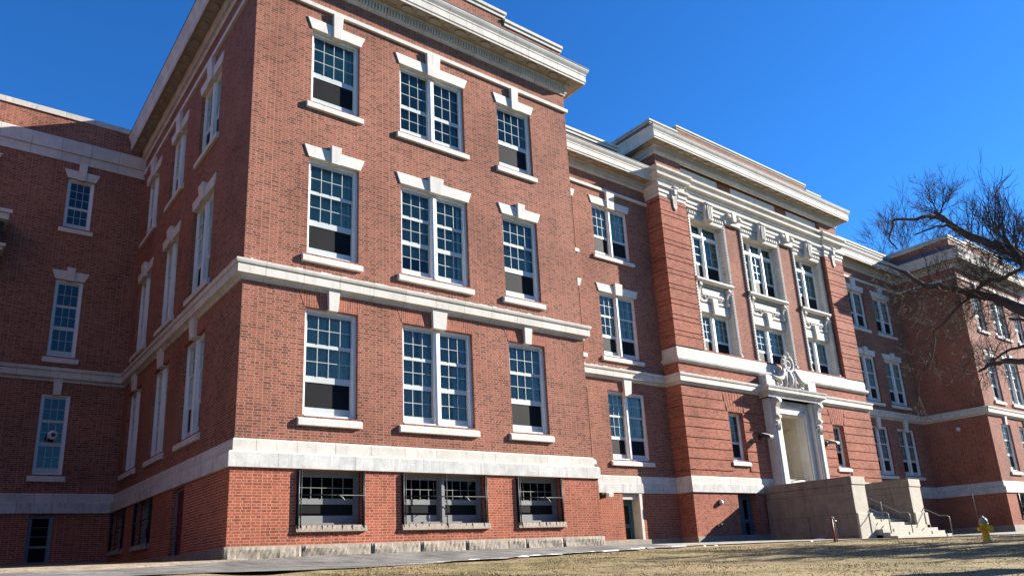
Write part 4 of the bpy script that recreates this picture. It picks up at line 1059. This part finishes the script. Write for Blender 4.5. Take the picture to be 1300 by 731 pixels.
LM = {
 'upper': ([(8.57, -15.67, 1.62), (8.91, -15.33, 2.77), (9.27, -14.78, 3.84), (9.49, -14.35, 4.49), (9.58, -14.16, 4.77), (9.69, -13.83, 5.04), (9.79, -13.5, 5.34), (9.9, -13.12, 5.82), (9.97, -12.89, 6.18)], .19, .045),
 'mid': ([(8.5, -15.75, 1.5), (8.76, -15.21, 2.52), (9.04, -14.69, 3.08), (9.24, -14.23, 3.5), (9.35, -13.96, 3.75), (9.45, -13.65, 4.0), (9.54, -13.32, 4.18), (9.60, -12.95, 4.43), (9.62, -12.52, 4.62), (9.63, -12.22, 5.0), (9.65, -11.96, 5.22), (9.68, -11.67, 5.42)], .15, .02),
 'low': ([(8.55, -15.72, 1.4), (8.0, -15.3, 1.95), (8.23, -14.76, 2.27), (8.43, -14.28, 2.44), (8.52, -14.0, 2.54), (8.58, -13.79, 2.56), (8.62, -13.67, 2.54), (8.65, -13.49, 2.48)], .09, .03),
 'low2': ([(8.76, -15.21, 2.52), (8.5, -14.81, 2.78), (8.63, -14.28, 2.77), (8.62, -14.0, 2.72), (8.55, -13.8, 2.6)], .035, .02),
 'short': ([(8.9, -15.1, 2.75), (8.84, -14.73, 3.0), (9.04, -14.25, 3.27), (9.13, -14.01, 3.4)], .04, .03),
 'arm': ([(9.88, -13.05, 5.9), (10.25, -12.77, 6.19), (10.28, -12.6, 6.27), (10.32, -12.27, 6.36), (10.36, -11.91, 6.51)], .05, .035),
 'armdown': ([(10.36, -11.93, 6.5), (10.5, -11.82, 6.57), (10.62, -11.72, 6.42), (10.61, -11.61, 6.19), (10.58, -11.75, 5.92)], .035, .02),
 'arm2': ([(9.85, -13.3, 5.6), (9.63, -13.16, 5.69), (9.67, -12.94, 5.76), (9.7, -12.7, 5.77), (9.73, -12.52, 5.76)], .035, .015),
 'up2': ([(9.45, -13.4, 4.1), (9.19, -13.77, 4.21), (9.1, -14.08, 4.15), (8.99, -14.42, 4.2), (8.8, -14.9, 4.6)], .05, .03),
 'down': ([(9.48, -13.43, 4.1), (9.2, -13.18, 3.88), (9.22, -12.94, 3.68), (9.25, -12.67, 3.54), (9.23, -12.64, 3.27), (9.23, -12.52, 3.02), (9.23, -12.34, 2.82)], .03, .014)}
paths = {}
for k, (p, a, b) in LM.items():
    lm = MB(); paths[k] = limb(lm, p, a*.86, b*.8, 10, .018, rnd)
    local(lm, T).build('limb', 'bark', tree)
tw = MB()
def spray(k, i0, i1, n, L, r, depth, dirs, spread=.65, up=.12):
    P = paths[k]
    for j in range(n):
        p = P[rnd.randint(int(i0*(len(P)-1)), int(i1*(len(P)-1)))]
        d = (Vector(dirs)+Vector((rnd.uniform(-1, 1), rnd.uniform(-1, 1), rnd.uniform(-1, 1)))*.7).normalized()
        twigs(tw, p.copy(), d, L*rnd.uniform(.6, 1.2), r, depth, rnd, spread, up)
spray('upper', .97, 1, 9, .50, .010, 3, (0, .1, 1.0), .75, .1); spray('upper', .99, 1, 3, .42, .009, 4, (0, .1, 1.0), .8, .1)
spray('upper', .4, .75, 14, .58, .013, 3, (.1, -.1, 1.1), .5, .25)
spray('upper', .2, .5, 11, .85, .017, 3, (.1, -.1, 1.2), .5, .2)
spray('upper', .35, .95, 24, .45, .010, 3, (0, .3, -.4), .8, 0)
spray('armdown', .2, 1, 6, .30, .006, 3, (0, .1, .3), .8, .1)
spray('arm', .1, .9, 5, .22, .008, 2, (0, .1, -.3), .7, 0)
spray('arm2', .2, .9, 5, .22, .006, 2, (0, .3, -.1), .7, 0)
spray('mid', .3, .8, 26, .62, .010, 3, (0, .6, .2), .8, .05)
spray('mid', .45, .97, 26, .56, .008, 3, (0, .6, -.7), .8, -.08)
spray('up2', .0, .9, 9, .45, .010, 4, (0, .1, .6), .7, .1)
spray('down', .1, 1, 14, .45, .007, 3, (0, .3, -.2), .8, -.02)
spray('low', .3, 1, 16, .40, .008, 3, (0, .5, .3), .8, .05)
spray('low2', .2, 1, 6, .3, .008, 3, (0, .3, .3), .8, .05)
spray('up2', .1, .9, 9, .4, .010, 4, (0, .2, .3), .8, .05)
local(tw, T).build('crown', 'bark', tree, recalc=False)

def bare_tree(loc, H, label, seed, r=.35, mat='bark', levels=5, tr=.012, group=None):
    rn = random.Random(seed); t = empty('bare_tree', loc); tag(t, label, 'tree', group)
    tm, cm = MB(), MB()
    top = Vector((rn.uniform(-.5, .5), rn.uniform(-.5, .5), H*.38))
    limb(tm, [(0, 0, -.3), (0.05, 0, H*.15), tuple(top)], r, r*.6, 10, .03, rn); tm.build('trunk', mat, t)
    def rec(p, d, L, r_, dep):
        n = 4; pts = [p]; q = p.copy(); dd = d.copy()
        for i in range(n):
            dd = (dd+Vector((rn.uniform(-1, 1), rn.uniform(-1, 1), rn.uniform(-.6, 1)))*.22).normalized(); q = q+dd*L/n; pts.append(q.copy())
        cm.tube(pts, [r_*(1-.12*i) for i in range(n+1)], 6 if r_ > .05 else 3, caps=False)
        if dep == 0: return
        for k in range(3 if dep > 2 else 4):
            nd = (dd+Vector((rn.uniform(-1, 1), rn.uniform(-1, 1), rn.uniform(-.5, .9)))*.75).normalized()
            rec(pts[rn.choice([2, 3, 4])], nd, L*rn.uniform(.6, .82), max(r_*.55, tr), dep-1)
    for k in range(5):
        a = k*1.26+rn.uniform(-.3, .3); rec(top*rn.uniform(.75, 1), Vector((math.cos(a), math.sin(a), rn.uniform(.5, 1.3))).normalized(), H*.24, r*.5, levels)
    cm.build('crown', mat, t, recalc=False); return t
bare_tree((75, 19, -.6), 37, 'distant bare tree rising behind the roof of the right link', 5, .5, levels=6, tr=.018)
bare_tree((34, -17, gh(34, -17)), 13, 'bare street tree at the far right edge of the lawn', 8, .55, levels=4, tr=.035)
bare_tree((52, -14, gh(52, -14)), 14, 'bare tree on the far lawn before the right wing', 12, .4, levels=4, tr=.015)
bare_tree((25, -16.2, gh(25, -16.2)), 10.5, 'bare tree beside the pavement right of the lawn', 17, .38, levels=4, tr=.04)
bare_tree((43, -17.5, gh(43, -17.5)), 13, 'bare tree standing on the lawn edge beyond the hydrant', 31, .5, levels=4, tr=.03)

# unseen woods across the street, behind the camera, added to cut sky fill
rnd = random.Random(55)
wm = MB(); pts = [(-75, 60), (-80, 20), (-75, -20), (-60, -45), (-30, -55), (10, -58), (50, -60), (90, -62)]
cols = []
for (a, b), (c, d) in zip(pts, pts[1:]):
    for k in range(14): cols.append((a+(c-a)*k/14+rnd.uniform(-1, 1), b+(d-b)*k/14+rnd.uniform(-1, 1)))
hh = [rnd.uniform(11, 17) for _ in cols]
for (x, y), h in zip(cols, hh):
    n = Vector((x, y)).normalized()
    for t, r_ in ((-.2, 0), (.3, rnd.uniform(-1, 1)), (.6, rnd.uniform(-1.5, 1)), (.85, rnd.uniform(-1, 1.5)), (1, 2.5)): wm.v.append((x+n.x*r_*1.3, y+n.y*r_*1.3, -2+h*t))
for i in range(len(cols)-1):
    for j in range(4): a = i*5+j; wm.f.append((a, a+5, a+6, a+1)); wm.sm.append(False)
M['woods'] = plain('winter_woods', (.055, .048, .035), .95, noise=.5, scale=1.2)
o = wm.build('added_woods', 'woods', recalc=False); o['kind'] = 'stuff'; o['label'] = 'mass of leafless woods across the street'; o['category'] = 'woods'
# the street below the lawn bank
st_ = MB(); n = 40
for i in range(n+1):
    for j in range(9): st_.v.append((-90+210*i/n, -36+15*j/8, 0))
for v in range(len(st_.v)): x, y, z = st_.v[v]; st_.v[v] = (x, y, max(g0(x, y) , -3)+.03)
for i in range(n):
    for j in range(8): a = i*9+j; st_.f.append((a, a+9, a+10, a+1)); st_.sm.append(True)
M['road'] = plain('street_asphalt', (.05, .05, .052), .9)
o = st_.build('street', 'road', recalc=False); o['kind'] = 'structure'

# ------------------------------------------------------------ grass blades, leaves, snow
rnd = random.Random(99)
gm = MB(); n = 0
while n < 60000:
    t = rnd.random(); y = -16+13.2*rnd.random(); x = -1+ (34*rnd.random()**1.5)
    if y > edge(x)-.35 if x < 13.8 else y > -2.2 if x < 26 else y > -3.1: continue
    d = math.hypot(x-CAM.x, y-CAM.y)
    if d < 8.5: continue
    z = gh(x, y)+.03; h = rnd.uniform(.008, .024)*(1+.6*math.sin(x*1.3)*math.sin(y*1.9)); a = rnd.uniform(0, 6.28); w_ = .004+.0003*d; ox, oy = math.cos(a)*w_, math.sin(a)*w_
    lx, ly = rnd.uniform(-.03, .03), rnd.uniform(-.03, .03)
    i = len(gm.v); gm.v += [(x-ox, y-oy, z-.005), (x+ox, y+oy, z-.005), (x+lx, y+ly, z+h)]; gm.f.append((i, i+1, i+2)); gm.sm.append(False); n += 1
def blade_mat():
    nn = N('dry_grass_blades'); g = nn.n('NewGeometry')
    r_ = nn.ramp(g.outputs['Random Per Island'], [(0, (.15, .15, .05)), (.3, (.34, .27, .13)), (.7, (.40, .31, .17)), (1, (.22, .14, .08))])
    a = nn.noise(g.outputs['Position'], .8, 5, .6)
    gk = nn.noise(nn.mapping(g.outputs['Position'], (.7, 1.6, 1)), .55, 5, .6)
    cc = nn.mix(1.0, r_, nn.ramp(a, [(.35, (.6, .7, .5)), (.6, (1.15, 1.05, .95))]), 'MULTIPLY')
    cc = nn.mix(nn.math('MULTIPLY', nn.ramp(gk, [(.46, 0.0), (.62, 1.0)]), .6), cc, (.17, .19, .06))
    nn.l(cc, nn.b.inputs['Base Color']); nn.b.inputs['Roughness'].default_value = .8; nn.b.inputs['Specular IOR Level'].default_value = .1; return nn.m
o = gm.build('dry_grass', blade_mat(), recalc=False); o['kind'] = 'stuff'; o['label'] = 'short straw coloured winter grass covering the lawn'; o['category'] = 'grass'
sm_ = MB()
def patch(x, y, s, h):
    n = 14; i = len(sm_.v); z = g0(x, y)+.065; ang = [rnd.uniform(.6, 1.15) for _ in range(n)]
    sm_.v.append((x, y, z+h))
    for rr_, hh in ((.55, .75), (1, -.25)):
        for k in range(n):
            a = 2*math.pi*k/n; sm_.v.append((x+s*rr_*ang[k]*math.cos(a)*1.6, y+s*rr_*ang[k]*math.sin(a)*.55, z+h*hh))
    for k in range(n):
        j = (k+1) % n; sm_.f.append((i, i+1+k, i+1+j)); sm_.sm.append(True); sm_.f.append((i+1+k, i+1+n+k, i+1+n+j, i+1+j)); sm_.sm.append(True)
for k in range(26): x = rnd.uniform(2.5, 14.5); patch(x, edge(x)-.15+rnd.uniform(-.2, .15), rnd.uniform(.05, .2), rnd.uniform(.01, .03))
for k in range(3): patch(rnd.uniform(14, 25), -2.2+rnd.uniform(-.2, .1), rnd.uniform(.05, .2), .02)
patch(24.8, -.3, .35, .06)

o = sm_.build('snow_patches', 'snow'); o['kind'] = 'stuff'; o['label'] = 'thin leftover snow patches along the path edge'; o['category'] = 'snow'
